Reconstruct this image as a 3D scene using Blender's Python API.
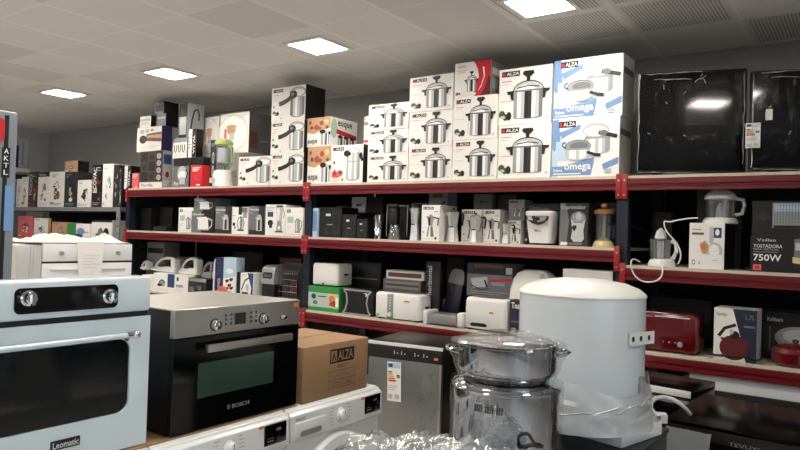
import bpy, bmesh, math, random
from mathutils import Vector, Matrix, noise as mnoise

for o in list(bpy.data.objects):
    bpy.data.objects.remove(o)
SC = bpy.context.scene
COL = SC.collection
random.seed(7)
PI = math.pi

# ------------------------------------------------------------------ camera
H = 1.55                                   # eye height above the floor
YAW, PITCH, ROLL, FPX = math.radians(35.2), math.radians(.91), math.radians(1.81), 665.6
_f = Vector((-math.sin(YAW) * math.cos(PITCH), math.cos(YAW) * math.cos(PITCH), math.sin(PITCH)))
_r = Vector((math.cos(YAW), math.sin(YAW), 0))
_u = _r.cross(_f)
_c, _s = math.cos(ROLL), math.sin(ROLL)
CR, CU = _c * _r + _s * _u, -_s * _r + _c * _u
cam = bpy.data.cameras.new('camera')
cam.sensor_width = 36.0
cam.lens = FPX / 800 * 36
cam.clip_start = .02
camo = bpy.data.objects.new('camera', cam)
camo.matrix_world = Matrix(((CR.x, CU.x, -_f.x, 0), (CR.y, CU.y, -_f.y, 0), (CR.z, CU.z, -_f.z, H), (0, 0, 0, 1)))
COL.objects.link(camo)
SC.camera = camo

# ------------------------------------------------------------------ light and exposure
SC.view_settings.view_transform = 'Standard'
SC.view_settings.look = 'None'
SC.view_settings.exposure = 0.0
SC.view_settings.gamma = 1.0
SC.view_settings.use_curve_mapping = False
LAMP_EMIT = 63.0                            # radiance of each square ceiling downlight
world = bpy.data.worlds.new('world')
SC.world = world
world.use_nodes = True
_wn = world.node_tree
_bg = _wn.nodes['Background']
_sky = _wn.nodes.new('ShaderNodeTexSky')
_sky.sky_type = 'HOSEK_WILKIE'
_sky.turbidity = 5
_wn.links.new(_sky.outputs[0], _bg.inputs[0])
_bg.inputs[1].default_value = .6
DAY = bpy.data.lights.new('shopfront_daylight', 'AREA')
DAY.shape = 'RECTANGLE'
DAY.size, DAY.size_y = 4.6, 1.9
DAY.energy = 38
DAY.spread = math.radians(130)
DAY.color = (.80, .91, 1.0)
dayo = bpy.data.objects.new('shopfront_daylight', DAY)
dayo.location = (3.28, -1.0, 1.45)
dayo.rotation_euler = (math.radians(76), 0, math.radians(90))     # looks along -X into the shop
COL.objects.link(dayo)

# ------------------------------------------------------------------ pixel -> place helpers (800x450 frame of the photograph)
def ray(x, y):
    return (x - 400) * CR - (y - 225) * CU + FPX * _f
def at(x, y, Y):
    d = ray(x, y); p = d * (Y / d.y); p.z += H; return p
def atX(x, y, X):
    d = ray(x, y); p = d * (X / d.x); p.z += H; return p
def atZ(x, y, Z):
    d = ray(x, y); p = d * ((Z - H) / d.z); p.z += H; return p
def px(p):
    q = Vector(p) - Vector((0, 0, H)); w = q.dot(_f)
    return 400 + FPX * q.dot(CR) / w, 225 - FPX * q.dot(CU) / w

# ------------------------------------------------------------------ materials
def lin(c):
    if isinstance(c, str):
        c = [int(c[i:i + 2], 16) for i in (0, 2, 4)]
    return tuple(((v / 255) / 12.92 if v / 255 <= .04045 else ((v / 255 + .055) / 1.055) ** 2.4) for v in c)
MATS = {}
def mat(name, c, rough=.5, metal=0., var=.05, scale=14., bump=0., coat=0., alpha=None, spec=.5):
    if name in MATS:
        return MATS[name]
    m = bpy.data.materials.new(name); m.use_nodes = True
    nt = m.node_tree; b = nt.nodes['Principled BSDF']
    col = lin(c)
    tc = nt.nodes.new('ShaderNodeTexCoord'); nz = nt.nodes.new('ShaderNodeTexNoise')
    nz.inputs['Scale'].default_value = scale; nz.inputs['Detail'].default_value = 3
    nt.links.new(tc.outputs['Object'], nz.inputs['Vector'])
    mx = nt.nodes.new('ShaderNodeMix'); mx.data_type = 'RGBA'
    mx.inputs['A'].default_value = (*[min(1, v * (1 - var)) for v in col], 1)
    mx.inputs['B'].default_value = (*[min(1, v * (1 + var)) for v in col], 1)
    nt.links.new(nz.outputs['Fac'], mx.inputs['Factor'])
    nt.links.new(mx.outputs['Result'], b.inputs['Base Color'])
    b.inputs['Roughness'].default_value = rough; b.inputs['Metallic'].default_value = metal
    b.inputs['Specular IOR Level'].default_value = spec
    b.inputs['Coat Weight'].default_value = coat
    if alpha is not None:
        b.inputs['Alpha'].default_value = alpha
    if bump:
        bp = nt.nodes.new('ShaderNodeBump'); bp.inputs['Strength'].default_value = bump
        bp.inputs['Distance'].default_value = .01
        nt.links.new(nz.outputs['Fac'], bp.inputs['Height']); nt.links.new(bp.outputs[0], b.inputs['Normal'])
    MATS[name] = m
    return m
def film(name, tint=(.93, .95, .96), gloss=.16, rough=.08, haze=0.0, bump=.5, scale=18., stretch=1.):
    m = bpy.data.materials.new(name); m.use_nodes = True
    nt = m.node_tree; nt.nodes.clear()
    out = nt.nodes.new('ShaderNodeOutputMaterial')
    tr = nt.nodes.new('ShaderNodeBsdfTransparent'); tr.inputs[0].default_value = (*tint, 1)
    gl = nt.nodes.new('ShaderNodeBsdfGlossy'); gl.inputs['Roughness'].default_value = rough
    df = nt.nodes.new('ShaderNodeBsdfDiffuse'); df.inputs[0].default_value = (.8, .82, .84, 1)
    lw = nt.nodes.new('ShaderNodeLayerWeight'); lw.inputs[0].default_value = .35
    mr = nt.nodes.new('ShaderNodeMapRange'); mr.inputs['To Min'].default_value = gloss * .6; mr.inputs['To Max'].default_value = min(1, gloss * 3.2)
    tc = nt.nodes.new('ShaderNodeTexCoord'); nz = nt.nodes.new('ShaderNodeTexNoise'); nz.inputs['Scale'].default_value = scale; nz.inputs['Detail'].default_value = 4
    bp = nt.nodes.new('ShaderNodeBump'); bp.inputs['Strength'].default_value = bump; bp.inputs['Distance'].default_value = .03
    mp = nt.nodes.new('ShaderNodeMapping'); mp.inputs['Scale'].default_value = (1, 1, stretch)
    nt.links.new(tc.outputs['Object'], mp.inputs['Vector']); nt.links.new(mp.outputs[0], nz.inputs['Vector']); nt.links.new(nz.outputs['Fac'], bp.inputs['Height'])
    nt.links.new(bp.outputs[0], gl.inputs['Normal'])
    nt.links.new(lw.outputs['Facing'], mr.inputs['Value'])
    a = nt.nodes.new('ShaderNodeMixShader'); b = nt.nodes.new('ShaderNodeMixShader')
    a.inputs[0].default_value = haze
    nt.links.new(tr.outputs[0], a.inputs[1]); nt.links.new(df.outputs[0], a.inputs[2])
    nt.links.new(mr.outputs[0], b.inputs[0]); nt.links.new(a.outputs[0], b.inputs[1]); nt.links.new(gl.outputs[0], b.inputs[2])
    nt.links.new(b.outputs[0], out.inputs[0])
    return m
def emit(name, c, s):
    m = bpy.data.materials.new(name); m.use_nodes = True
    nt = m.node_tree; nt.nodes.clear()
    out = nt.nodes.new('ShaderNodeOutputMaterial'); e = nt.nodes.new('ShaderNodeEmission')
    e.inputs[0].default_value = (*lin(c), 1); e.inputs[1].default_value = s
    nt.links.new(e.outputs[0], out.inputs[0]); return m

WHITE = mat('print white', 'ecebe8', .45)
CARD = mat('white carton', 'e9e7e3', .5)
GREYC = mat('grey carton', '707276', .5)
DGREY = mat('dark grey carton', '242528', .5)
BLACKC = mat('black carton', '0b0b0d', .45)
KRAFT = mat('kraft cardboard', '9a7858', .75, var=.07, scale=40)
KRAFTD = mat('kraft cardboard edge', '8a6848', .8)
INK = mat('black ink', '0d0d0f', .5)
GINK = mat('grey ink', '6d7074', .5)
LINK = mat('light grey ink', 'b9bcbe', .5)
MINK = mat('mid grey ink', '94979a', .5)
REDI = mat('red ink', 'c4202c', .5)
PINKI = mat('pink ink', 'd8646a', .5)
BLUEI = mat('blue ink', '6f93c0', .5)
DBLUE = mat('dark blue ink', '23406e', .5)
LBLUE = mat('pale blue ink', 'b3cadd', .5)
GREENI = mat('green ink', '2f8a3e', .5)
OLIVE = mat('leaf green ink', '3d4d2a', .5)
ORANGEI = mat('orange ink', 'd9783a', .5)
YELLOW = mat('yellow ink', 'd9b54a', .5)
BROWNI = mat('brown ink', '6b4a35', .5)
TANI = mat('tan ink', 'c39a78', .5)
PURPLE = mat('violet ink', '2d2650', .5)
MAROON = mat('maroon ink', '5a1519', .5)
GREENP = mat('pale green ink', 'a9c4b2', .5)
LIME = mat('lime plastic', 'a2b06c', .35)
REDRACK = mat('red rack paint', '66111a', .34, var=.12, scale=9, bump=.05)
REDCLIP = mat('bright red connector paint', '921c24', .36, var=.1)
BLUERACK = mat('dark blue rack paint', '111a2e', .4, var=.12, scale=20)
BOARD = mat('shelf board', 'c9bfae', .7, var=.1, scale=30)
GREYRACK = mat('grey shelving paint', '8e9296', .42, .3)
SHADEBACK = mat('shade backing', '0c0c0e', .8)  # near-black, stands in for deep shade inside the shelves
ENAMEL = mat('white enamel', 'e4e7e8', .22, var=.02, coat=.3)
PALEBLUE = mat('pale blue enamel', 'cfdde4', .2, var=.02, coat=.4)
BOILERW = mat('boiler enamel', 'd0d8dc', .22, var=.02, coat=.3)
PLASTW = mat('white plastic', 'e2e2df', .35, var=.02)
PLASTG = mat('grey plastic', '85888c', .4, var=.03)
PLASTB = mat('black plastic', '101012', .35, var=.03)
SILVER = mat('silver plastic', 'b4b7ba', .3, .6, var=.03)
KNOBST = mat('dark rimmed steel', '77777a', .25, 1.)
STEEL = mat('brushed steel', 'b8b6b0', .38, 1., var=.05, scale=60)
DWSTEEL = mat('satin steel door', '8f9090', .38, 1., var=.05, scale=60)
CHROME = mat('chrome', 'd8d9db', .07, 1., var=.02)
POTSTEEL = mat('polished pot steel', 'bcbdc2', .06, 1., var=.03, bump=.05, scale=7)
ALU = mat('polished aluminium', 'e6e7e8', .33, 1., var=.03)
BGLASS = mat('black glass', '050506', .07)
HOBGLASS = mat('black hob glass', '030304', .2, spec=.12)
DGLASS = mat('dark oven glass', '040506', .1, spec=.3)
BURNT = mat('burnt brown print', '463e39', .5)
PALE = mat('pale print grey', 'd6d4d0', .5)
OVENIN = mat('oven window glass', '33463b', .12)
REDGLOSS = mat('red gloss enamel', '5e0a11', .22, coat=.4)
FOAM = mat('white polystyrene', 'e6e8ea', .8, var=.03, scale=90, bump=.15)
CORAL = mat('coral plastic', 'd8705e', .4)
FOODRED = mat('tomato print', 'a5503f', .5)
PADWHITE = mat('puffed wrap white', 'cfcec9', .4, var=.05, scale=60, bump=.2)
DOORGREY = mat('refrigerator door grey', '868d95', .35, .2)
NAVY = mat('dark navy print', '18233c', .5)
WOOD = mat('light wood', 'c68f55', .5, var=.1, scale=20)
CREAM = mat('cream plastic', 'd9c48f', .4)
PAPER = mat('paper', 'eceae6', .7)
RUBBER = mat('rubber', '0a0a0b', .7)
CABLEW = mat('white cable', 'dcdcd8', .45)
FILM = film('clear plastic film', gloss=.13, rough=.1)
FILMP = film('tight clear film', tint=(.95, .96, .97), gloss=.09, rough=.05, bump=.8, scale=34, stretch=.16)
FILMT = film('thin clinging film', tint=(.97, .97, .98), gloss=.010, rough=.12, bump=.12)
FILMB = film('crumpled plastic bag', gloss=.26, rough=.10, haze=.05, bump=.35, scale=30)
FILMH = film('milky plastic wrap', tint=(.9, .92, .93), gloss=.16, rough=.2, haze=.5, bump=.8, scale=16)
JUG = film('clear jug plastic', tint=(.72, .75, .78), gloss=.16, rough=.05, haze=.12, bump=0)
SMOKE = film('smoky clear plastic', tint=(.42, .43, .46), gloss=.14, rough=.05, haze=.06, bump=0)

# ------------------------------------------------------------------ mesh builder
_GL = {}
def glyphs(s, bold=False):
    k = (s, bold)
    if k not in _GL:
        cu = bpy.data.curves.new('t', 'FONT'); cu.body = s; cu.resolution_u = 2
        if bold:
            cu.offset = .018
        ob = bpy.data.objects.new('t', cu); COL.objects.link(ob)
        dg = bpy.context.evaluated_depsgraph_get(); dg.update()
        me = ob.evaluated_get(dg).to_mesh()
        vs = [(v.co.x, v.co.y) for v in me.vertices]; fs = [tuple(p.vertices) for p in me.polygons]
        bpy.data.objects.remove(ob); bpy.data.curves.remove(cu)
        x0, x1 = min(v[0] for v in vs), max(v[0] for v in vs); y0, y1 = min(v[1] for v in vs), max(v[1] for v in vs)
        _GL[k] = ([((x - x0) / (x1 - x0), (y - y0) / (y1 - y0)) for x, y in vs], fs)
    return _GL[k]

class MB:
    def __init__(s):
        s.v, s.f, s.m, s.sm, s.T = [], [], [], [], Matrix.Identity(4)
    def add(s, vs, fs, m, smooth=False):
        n = len(s.v)
        s.v += [s.T @ Vector(v) for v in vs]
        for f in fs:
            s.f.append([i + n for i in f]); s.m.append(m); s.sm.append(smooth)
        return s
    def box(s, x0, x1, y0, y1, z0, z1, m):
        return s.add([(x0, y0, z0), (x1, y0, z0), (x1, y1, z0), (x0, y1, z0), (x0, y0, z1), (x1, y0, z1), (x1, y1, z1), (x0, y1, z1)],
                     [(0, 3, 2, 1), (4, 5, 6, 7), (0, 1, 5, 4), (1, 2, 6, 5), (2, 3, 7, 6), (3, 0, 4, 7)], m)
    def rbox(s, x0, x1, y0, y1, z0, z1, m, r=.004, seg=2):
        bm = bmesh.new(); bmesh.ops.create_cube(bm, size=1)
        for v in bm.verts:
            v.co = Vector(((x0 + x1) / 2 + v.co.x * (x1 - x0), (y0 + y1) / 2 + v.co.y * (y1 - y0), (z0 + z1) / 2 + v.co.z * (z1 - z0)))
        r = min(r, .49 * min(x1 - x0, y1 - y0, z1 - z0))
        bmesh.ops.bevel(bm, geom=list(bm.edges), offset=r, segments=seg, profile=.5, affect='EDGES')
        return s.bm(bm, m, seg > 1)
    def bm(s, bm, m, smooth=False):
        bm.verts.index_update()
        vs = [v.co.copy() for v in bm.verts]; fs = [[v.index for v in f.verts] for f in bm.faces]
        big = [f.calc_area() for f in bm.faces]
        s.add(vs, fs, m, smooth); bm.free(); return s
    def lathe(s, prof, m, n=32, c=(0, 0, 0), smooth=True, cap=True, sx=1., sy=1., a0=0.):
        vs, fs = [], []
        for r, z in prof:
            for i in range(n):
                a = 2 * PI * i / n + a0
                vs.append((c[0] + r * math.cos(a) * sx, c[1] + r * math.sin(a) * sy, c[2] + z))
        for k in range(len(prof) - 1):
            for i in range(n):
                j = (i + 1) % n
                fs.append((k * n + i, k * n + j, (k + 1) * n + j, (k + 1) * n + i))
        if cap:
            fs.append(tuple(range(n - 1, -1, -1))); k = (len(prof) - 1) * n; fs.append(tuple(range(k, k + n)))
        return s.add(vs, fs, m, smooth)
    def tube(s, pts, r, m, n=8, smooth=True, closed=False):
        pts = [Vector(p) for p in pts]; vs, fs = [], []
        up = Vector((.13, .21, .97))
        L = len(pts)
        for k, p in enumerate(pts):
            a = pts[(k - 1) % L] if (k or closed) else p; b = pts[(k + 1) % L] if (k < L - 1 or closed) else p
            t = (b - a).normalized(); x = t.cross(up)
            if x.length < .05:
                x = t.cross(Vector((1, 0, 0)))
            x.normalize(); y = t.cross(x); rr = r[k] if isinstance(r, (list, tuple)) else r
            up = -y if False else up
            for i in range(n):
                q = 2 * PI * i / n; vs.append(p + rr * (math.cos(q) * x + math.sin(q) * y))
        for k in range(L if closed else L - 1):
            for i in range(n):
                j = (i + 1) % n; k2 = (k + 1) % L
                fs.append((k * n + i, k * n + j, k2 * n + j, k2 * n + i))
        if not closed:
            fs.append(tuple(range(n - 1, -1, -1))); fs.append(tuple(range((L - 1) * n, L * n)))
        return s.add(vs, fs, m, smooth)
    def prism(s, poly, a0, a1, m, axis='y', smooth=False):
        """poly of (p, q) extruded along axis from a0 to a1 (y: p=x q=z; x: p=y q=z; z: p=x q=y)"""
        def P(p, q, a):
            return {'y': (p, a, q), 'x': (a, p, q), 'z': (p, q, a)}[axis]
        n = len(poly)
        vs = [P(p, q, a0) for p, q in poly] + [P(p, q, a1) for p, q in poly]
        fs = [tuple(range(n - 1, -1, -1)), tuple(range(n, 2 * n))] + [(i, (i + 1) % n, n + (i + 1) % n, n + i) for i in range(n)]
        return s.add(vs, fs, m, smooth)
    def cyl(s, p0, p1, r, m, n=20, r1=None):
        return s.tube([p0, p1], [r, r if r1 is None else r1], m, n)
    def ball(s, c, rx, ry, rz, m, n=16, k=10):
        prof = [(math.sin(PI * i / k), -math.cos(PI * i / k)) for i in range(1, k)]
        vs = [(c[0] + p[0] * rx * math.cos(2 * PI * i / n), c[1] + p[0] * ry * math.sin(2 * PI * i / n), c[2] + p[1] * rz) for p in prof for i in range(n)]
        fs = [(a * n + i, a * n + (i + 1) % n, (a + 1) * n + (i + 1) % n, (a + 1) * n + i) for a in range(len(prof) - 1) for i in range(n)]
        fs += [tuple(range(n - 1, -1, -1)), tuple(range((len(prof) - 1) * n, len(prof) * n))]
        return s.add(vs, fs, m, True)
    def build(s, name, parent=None, loc=None, rotz=0., sub=0, bevel=0.):
        me = bpy.data.meshes.new(name)
        me.from_pydata([tuple(v) for v in s.v], [], s.f)
        ms = []
        for m in s.m:
            if m not in ms:
                ms.append(m); me.materials.append(m)
        me.polygons.foreach_set('material_index', [ms.index(m) for m in s.m])
        me.polygons.foreach_set('use_smooth', s.sm)
        bm = bmesh.new(); bm.from_mesh(me); bmesh.ops.recalc_face_normals(bm, faces=bm.faces); bm.to_mesh(me); bm.free()
        try:
            me.set_sharp_from_angle(angle=math.radians(38))
        except Exception:
            pass
        o = bpy.data.objects.new(name, me); COL.objects.link(o)
        if parent:
            o.parent = parent
        if loc is not None:
            o.location = loc
        o.rotation_euler.z = rotz
        if bevel:
            b = o.modifiers.new('bevel', 'BEVEL'); b.width = bevel; b.segments = 2; b.limit_method = 'ANGLE'
        if sub:
            b = o.modifiers.new('sub', 'SUBSURF'); b.levels = b.render_levels = sub
        return o

class Pl:
    """print drawn on one plane of a box: u, v run 0..1 over the plane, layers lie a hair apart"""
    def __init__(s, mb, o, U, V, N):
        s.mb, s.o, s.U, s.V, s.N = mb, Vector(o), Vector(U), Vector(V), Vector(N)
        s.l = 0; s.asp = s.U.length / s.V.length
    def P(s, u, v):
        return s.o + s.U * u + s.V * v + s.N * (.0006 + .00025 * s.l)
    def poly(s, pts, m):
        s.l += 1
        s.mb.add([s.P(u, v) for u, v in pts], [tuple(range(len(pts)))], m); return s
    def rect(s, u0, v0, u1, v1, m):
        return s.poly([(u0, v0), (u1, v0), (u1, v1), (u0, v1)], m)
    def ell(s, u, v, ru, rv, m, n=18, a0=0, a1=360):
        full = a1 - a0 >= 360
        k = n if full else n + 1
        return s.poly([(u + ru * math.cos(math.radians(a0 + (a1 - a0) * i / n)), v + rv * math.sin(math.radians(a0 + (a1 - a0) * i / n))) for i in range(k)], m)
    def strips(s, u0, v0, u1, v1, cols, bow=0.):
        n = len(cols); s.l += 1
        for i, m in enumerate(cols):
            a, b = u0 + (u1 - u0) * i / n, u0 + (u1 - u0) * (i + 1) / n
            fa, fb = [bow * (1 - (2 * q / n - 1) ** 2) for q in (i, i + 1)]
            s.mb.add([s.P(a, v0 - fa), s.P(b, v0 - fb), s.P(b, v1), s.P(a, v1)], [(0, 1, 2, 3)], m)
        return s
    def stroke(s, pts, w, m):
        """thick line, w measured in v"""
        s.l += 1
        q = [Vector((u * s.asp, v)) for u, v in pts]; L, R_ = [], []
        for i, p in enumerate(q):
            t = (q[min(i + 1, len(q) - 1)] - q[max(i - 1, 0)]).normalized(); n = Vector((-t.y, t.x)) * w / 2
            L.append(p + n); R_.append(p - n)
        for i in range(len(q) - 1):
            s.mb.add([s.P(a.x / s.asp, a.y) for a in (L[i], L[i + 1], R_[i + 1], R_[i])], [(0, 1, 2, 3)], m)
        return s
    def text(s, t, u0, v0, u1, v1, m, bold=True, vert=False):
        s.l += 1
        vs, fs = glyphs(t, bold)
        if vert:     # reads bottom to top
            s.mb.add([s.P(u1 - y * (u1 - u0), v0 + x * (v1 - v0)) for x, y in vs], fs, m)
        else:
            s.mb.add([s.P(u0 + x * (u1 - u0), v0 + y * (v1 - v0)) for x, y in vs], fs, m)
        return s
    def lines(s, u0, v0, u1, n, dv, m, h=.012):
        for i in range(n):
            s.rect(u0, v0 - i * dv, u0 + (u1 - u0) * (1 - .18 * (i % 3)), v0 - i * dv + h, m)
        return s

def tag(o, label, cat, group=None):
    o['label'] = label; o['category'] = cat
    if group:
        o['group'] = group
    return o
def thing(name, label, cat, loc=(0, 0, 0), rotz=0., group=None):
    o = bpy.data.objects.new(name, None); o.empty_display_size = .05
    COL.objects.link(o); o.location = loc; o.rotation_euler.z = rotz
    return tag(o, label, cat, group)
def structure(o):
    o['kind'] = 'structure'; return o
def facing_x(mb):
    """turn a builder whose front looks along -Y so that it looks along +X"""
    mb.T = Matrix.Rotation(PI / 2, 4, 'Z'); return mb

# ================================================================== the room
ZC = H + 1.386
XL, XR, YB, YN = atZ(47, 133, ZC).x, 3.4, 5.16, -5.0
def room_mat(name, c, rough=.8, var=.04, scale=2.):
    return mat(name, c, rough, var=var, scale=scale, bump=.03)
WALLM = room_mat('wall paint', 'c9cbcc')
def ceiling_mat():
    m = bpy.data.materials.new('ceiling tiles'); m.use_nodes = True
    nt = m.node_tree; N = nt.nodes; L = nt.links; b = N['Principled BSDF']; b.inputs['Roughness'].default_value = .85
    def mth(op, a, v=None, c=None):
        n = N.new('ShaderNodeMath'); n.operation = op
        for i, q in enumerate((a, v, c)):
            if q is None: continue
            if isinstance(q, (int, float)): n.inputs[i].default_value = q
            else: L.new(q, n.inputs[i])
        return n.outputs[0]
    g = N.new('ShaderNodeNewGeometry'); sp = N.new('ShaderNodeSeparateXYZ'); L.new(g.outputs['Position'], sp.inputs[0])
    tx = mth('DIVIDE', mth('ADD', sp.outputs[0], .07 + 30), .6); ty = mth('DIVIDE', mth('ADD', sp.outputs[1], -2.68 + 30), .6)
    ix, iy = mth('FLOOR', tx), mth('FLOOR', ty)
    fx, fy = mth('FRACT', tx), mth('FRACT', ty)
    ex = mth('MINIMUM', fx, mth('SUBTRACT', 1.0, fx)); ey = mth('MINIMUM', fy, mth('SUBTRACT', 1.0, fy))
    barx = mth('LESS_THAN', ex, .030); bary = mth('LESS_THAN', ey, .014)
    bar = mth('MAXIMUM', barx, bary)
    cb = N.new('ShaderNodeCombineXYZ'); L.new(ix, cb.inputs[0]); L.new(iy, cb.inputs[1])
    wn = N.new('ShaderNodeTexWhiteNoise'); wn.noise_dimensions = '2D'; L.new(cb.outputs[0], wn.inputs['Vector'])
    dark = mth('GREATER_THAN', wn.outputs['Value'], .62)
    # perforated metal tiles near the window end of the ceiling
    perf = mth('MULTIPLY', mth('GREATER_THAN', sp.outputs[0], -1.9), mth('GREATER_THAN', wn.outputs['Value'], .38))
    hx = mth('FRACT', mth('MULTIPLY', fx, 30.0)); hy = mth('FRACT', mth('MULTIPLY', fy, 30.0))
    d2 = mth('ADD', mth('POWER', mth('SUBTRACT', hx, .5), 2.0), mth('POWER', mth('SUBTRACT', hy, .5), 2.0))
    inn = mth('MULTIPLY', mth('GREATER_THAN', ex, .07), mth('GREATER_THAN', ey, .07))
    hole = mth('MULTIPLY', mth('MULTIPLY', mth('LESS_THAN', d2, .10), perf), inn)
    nz = N.new('ShaderNodeTexNoise'); nz.inputs['Scale'].default_value = 1.2; L.new(g.outputs['Position'], nz.inputs['Vector'])
    val = mth('ADD', mth('SUBTRACT', .74, mth('MULTIPLY', dark, .085)), mth('MULTIPLY', mth('SUBTRACT', nz.outputs['Fac'], .5), .06))
    val = mth('ADD', val, mth('MULTIPLY', bar, .07))
    val = mth('MULTIPLY', val, mth('SUBTRACT', 1.0, mth('MULTIPLY', hole, .75)))
    cc = N.new('ShaderNodeCombineColor'); L.new(val, cc.inputs[0]); L.new(mth('MULTIPLY', val, .985), cc.inputs[1]); L.new(mth('MULTIPLY', val, .96), cc.inputs[2])
    L.new(cc.outputs[0], b.inputs['Base Color'])
    return m
def slab(name, x0, x1, y0, y1, z0, z1, m):
    return structure(MB().box(x0, x1, y0, y1, z0, z1, m).build(name))
def floor_mat():
    m = bpy.data.materials.new('floor tiles'); m.use_nodes = True
    nt = m.node_tree; b = nt.nodes['Principled BSDF']; b.inputs['Roughness'].default_value = .35
    g = nt.nodes.new('ShaderNodeNewGeometry'); br = nt.nodes.new('ShaderNodeTexBrick'); br.offset = 0
    br.inputs['Color1'].default_value = (.60, .585, .56, 1); br.inputs['Color2'].default_value = (.66, .64, .61, 1); br.inputs['Mortar'].default_value = (.2, .19, .18, 1)
    br.inputs['Scale'].default_value = 1; br.inputs['Brick Width'].default_value = .4; br.inputs['Row Height'].default_value = .4; br.inputs['Mortar Size'].default_value = .004
    nt.links.new(g.outputs['Position'], br.inputs['Vector']); nt.links.new(br.outputs[0], b.inputs['Base Color']); return m
slab('floor', XL, XR, YN, YB, -.08, 0, floor_mat())
slab('ceiling', XL, XR, YN, YB, ZC, ZC + .1, ceiling_mat())
slab('wall_back', XL, XR, YB, YB + .12, -.08, ZC + .1, room_mat('back wall paint', 'b3b4b5'))
# left wall with a tall daylit window; opening measured on the wall plane
_wa, _wb = atX(29, 140, XL), atX(18, 140, XL)
WY0, WY1 = _wb.y, _wa.y
WZ0, WZ1 = atX(24, 168, XL).z, ZC - .12
slab('wall_left', XL - .12, XL, YN, WY0, -.08, ZC + .1, WALLM)
w = MB()
w.box(XL - .12, XL, WY1, YB, -.08, ZC + .1, WALLM); w.box(XL - .12, XL, WY0, WY1, -.08, WZ0, WALLM); w.box(XL - .12, XL, WY0, WY1, WZ1, ZC + .1, WALLM)
structure(w.build('wall_left'))
fr = MB()
for a, b_, c_, d_ in ((WY0, WY0 + .05, WZ0, WZ1), (WY1 - .05, WY1, WZ0, WZ1), (WY0 + .05, WY1 - .05, WZ0, WZ0 + .05), (WY0 + .05, WY1 - .05, WZ1 - .05, WZ1)):
    fr.box(XL - .09, XL - .03, a, b_, c_, d_, PLASTW)
win = structure(fr.build('window_1'))
MB().box(XL - .065, XL - .06, WY0 + .05, WY1 - .05, WZ0 + .05, WZ1 - .05, FILM).build('pane', win)
# shop front on the window side: piers, parapet and one wide window
w = MB()
w.box(XR, XR + .12, YN, -3.5, -.08, ZC + .1, WALLM); w.box(XR, XR + .12, 1.5, YB, -.08, ZC + .1, WALLM)
w.box(XR, XR + .12, -3.5, 1.5, -.08, .4, WALLM); w.box(XR, XR + .12, -3.5, 1.5, 2.5, ZC + .1, WALLM)
structure(w.build('wall_right'))
slab('wall_front', XL, XR, YN - .12, YN, -.08, ZC + .1, room_mat('slate wall paint', '5a6068'))  # unseen wall, its dark colour chosen to deepen reflections in the steel pots
fr = MB()
for a, b_, c_, d_ in ((-3.5, -3.44, .4, 2.5), (1.44, 1.5, .4, 2.5), (-3.44, 1.44, .4, .46), (-3.44, 1.44, 2.44, 2.5), (-1.8, -1.74, .46, 2.44), (-.2, -.14, .46, 2.44)):
    fr.box(XR + .03, XR + .09, a, b_, c_, d_, PLASTG)
win = structure(fr.build('window_2'))
MB().box(XR + .06, XR + .065, -3.44, 1.44, .46, 2.44, FILM).build('pane', win)

# recessed square downlights
DIFF = emit('downlight diffuser', 'fff6ea', LAMP_EMIT)
spots = [(x, y) for y in (3.58, 1.78, -.02, -1.82) for x in (-8.77, -6.97, -5.17, -3.37, -1.57, .23, 2.03)]
spots[1:5] = [(-6.93, 3.63), (-5.12, 3.63), (-3.35, 3.63), (-1.6, 3.62)]
names = {(-6.93, 3.63): 'lit square ceiling light over the grey shelving', (-5.12, 3.63): 'lit square ceiling light above the stack of small appliance boxes',
         (-3.35, 3.63): 'lit square ceiling light above the long-handled pot boxes', (-1.6, 3.62): 'lit square ceiling light cut by the top edge, above the blue printed cookware boxes'}
for i, (x, y) in enumerate(spots):
    if (x, y) not in names and (x < -8 or x > 1 or (x > -1 and (y < 0 or y > 3))):
        continue
    t = thing('ceiling_light', names.get((x, y), 'lit square ceiling light over the aisle outside the photo'), 'ceiling light', (x, y, ZC), 0, 'square ceiling lights' if (x, y) not in names else 'ceiling lights along the rack')
    f = MB()
    f.box(-.185, .185, -.185, -.155, -.014, -.001, PLASTW); f.box(-.185, .185, .155, .185, -.014, -.001, PLASTW)
    f.box(-.185, -.155, -.155, .155, -.014, -.001, PLASTW); f.box(.155, .185, -.155, .155, -.014, -.001, PLASTW)
    f.build('frame', t)
    MB().box(-.153, .153, -.153, .153, -.008, -.002, DIFF).build('diffuser', t)

# ================================================================== the red pallet rack
YR = 4.16                                     # front plane of the beams
D1, D2, D2R, D3 = H + .415, H - .034, H - .138, H - .652
YD = 5.08
XP = [at(126, 190, YR).x, at(306.5, 186, YR).x, at(622, 176, YR).x, 1.37]
rack = thing('storage_rack', 'red beam storage rack with dark blue uprights filled with boxed appliances', 'rack', (0, 0, 0))
for x in XP:
    p = MB()
    for y in (YR + .03, YD - .09):
        p.box(x - .035, x + .035, y, y + .008, 0, D1 - .02, BLUERACK)
        p.box(x - .035, x - .029, y + .008, y + .07, 0, D1 - .02, BLUERACK); p.box(x + .029, x + .035, y + .008, y + .07, 0, D1 - .02, BLUERACK)
    for k in range(5):
        z = .15 + k * .38
        p.tube([(x, YR + .10, z), (x, YD - .09, z + .3 * (1 if k % 2 else -1) * .5 + .1)], .010, BLUERACK, 6)
    for k in range(34):
        z = .1 + k * .055
        p.box(x - .018, x - .006, YR + .0285, YR + .03, z, z + .022, INK); p.box(x + .006, x + .018, YR + .0285, YR + .03, z, z + .022, INK)
    o = p.build('upright_post', rack)
bays = [(XP[0], XP[1], (D1, D2, D3)), (XP[1], XP[2], (D1, D2, D3)), (XP[2], XP[3], (D1, D2R, D3))]
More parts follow.
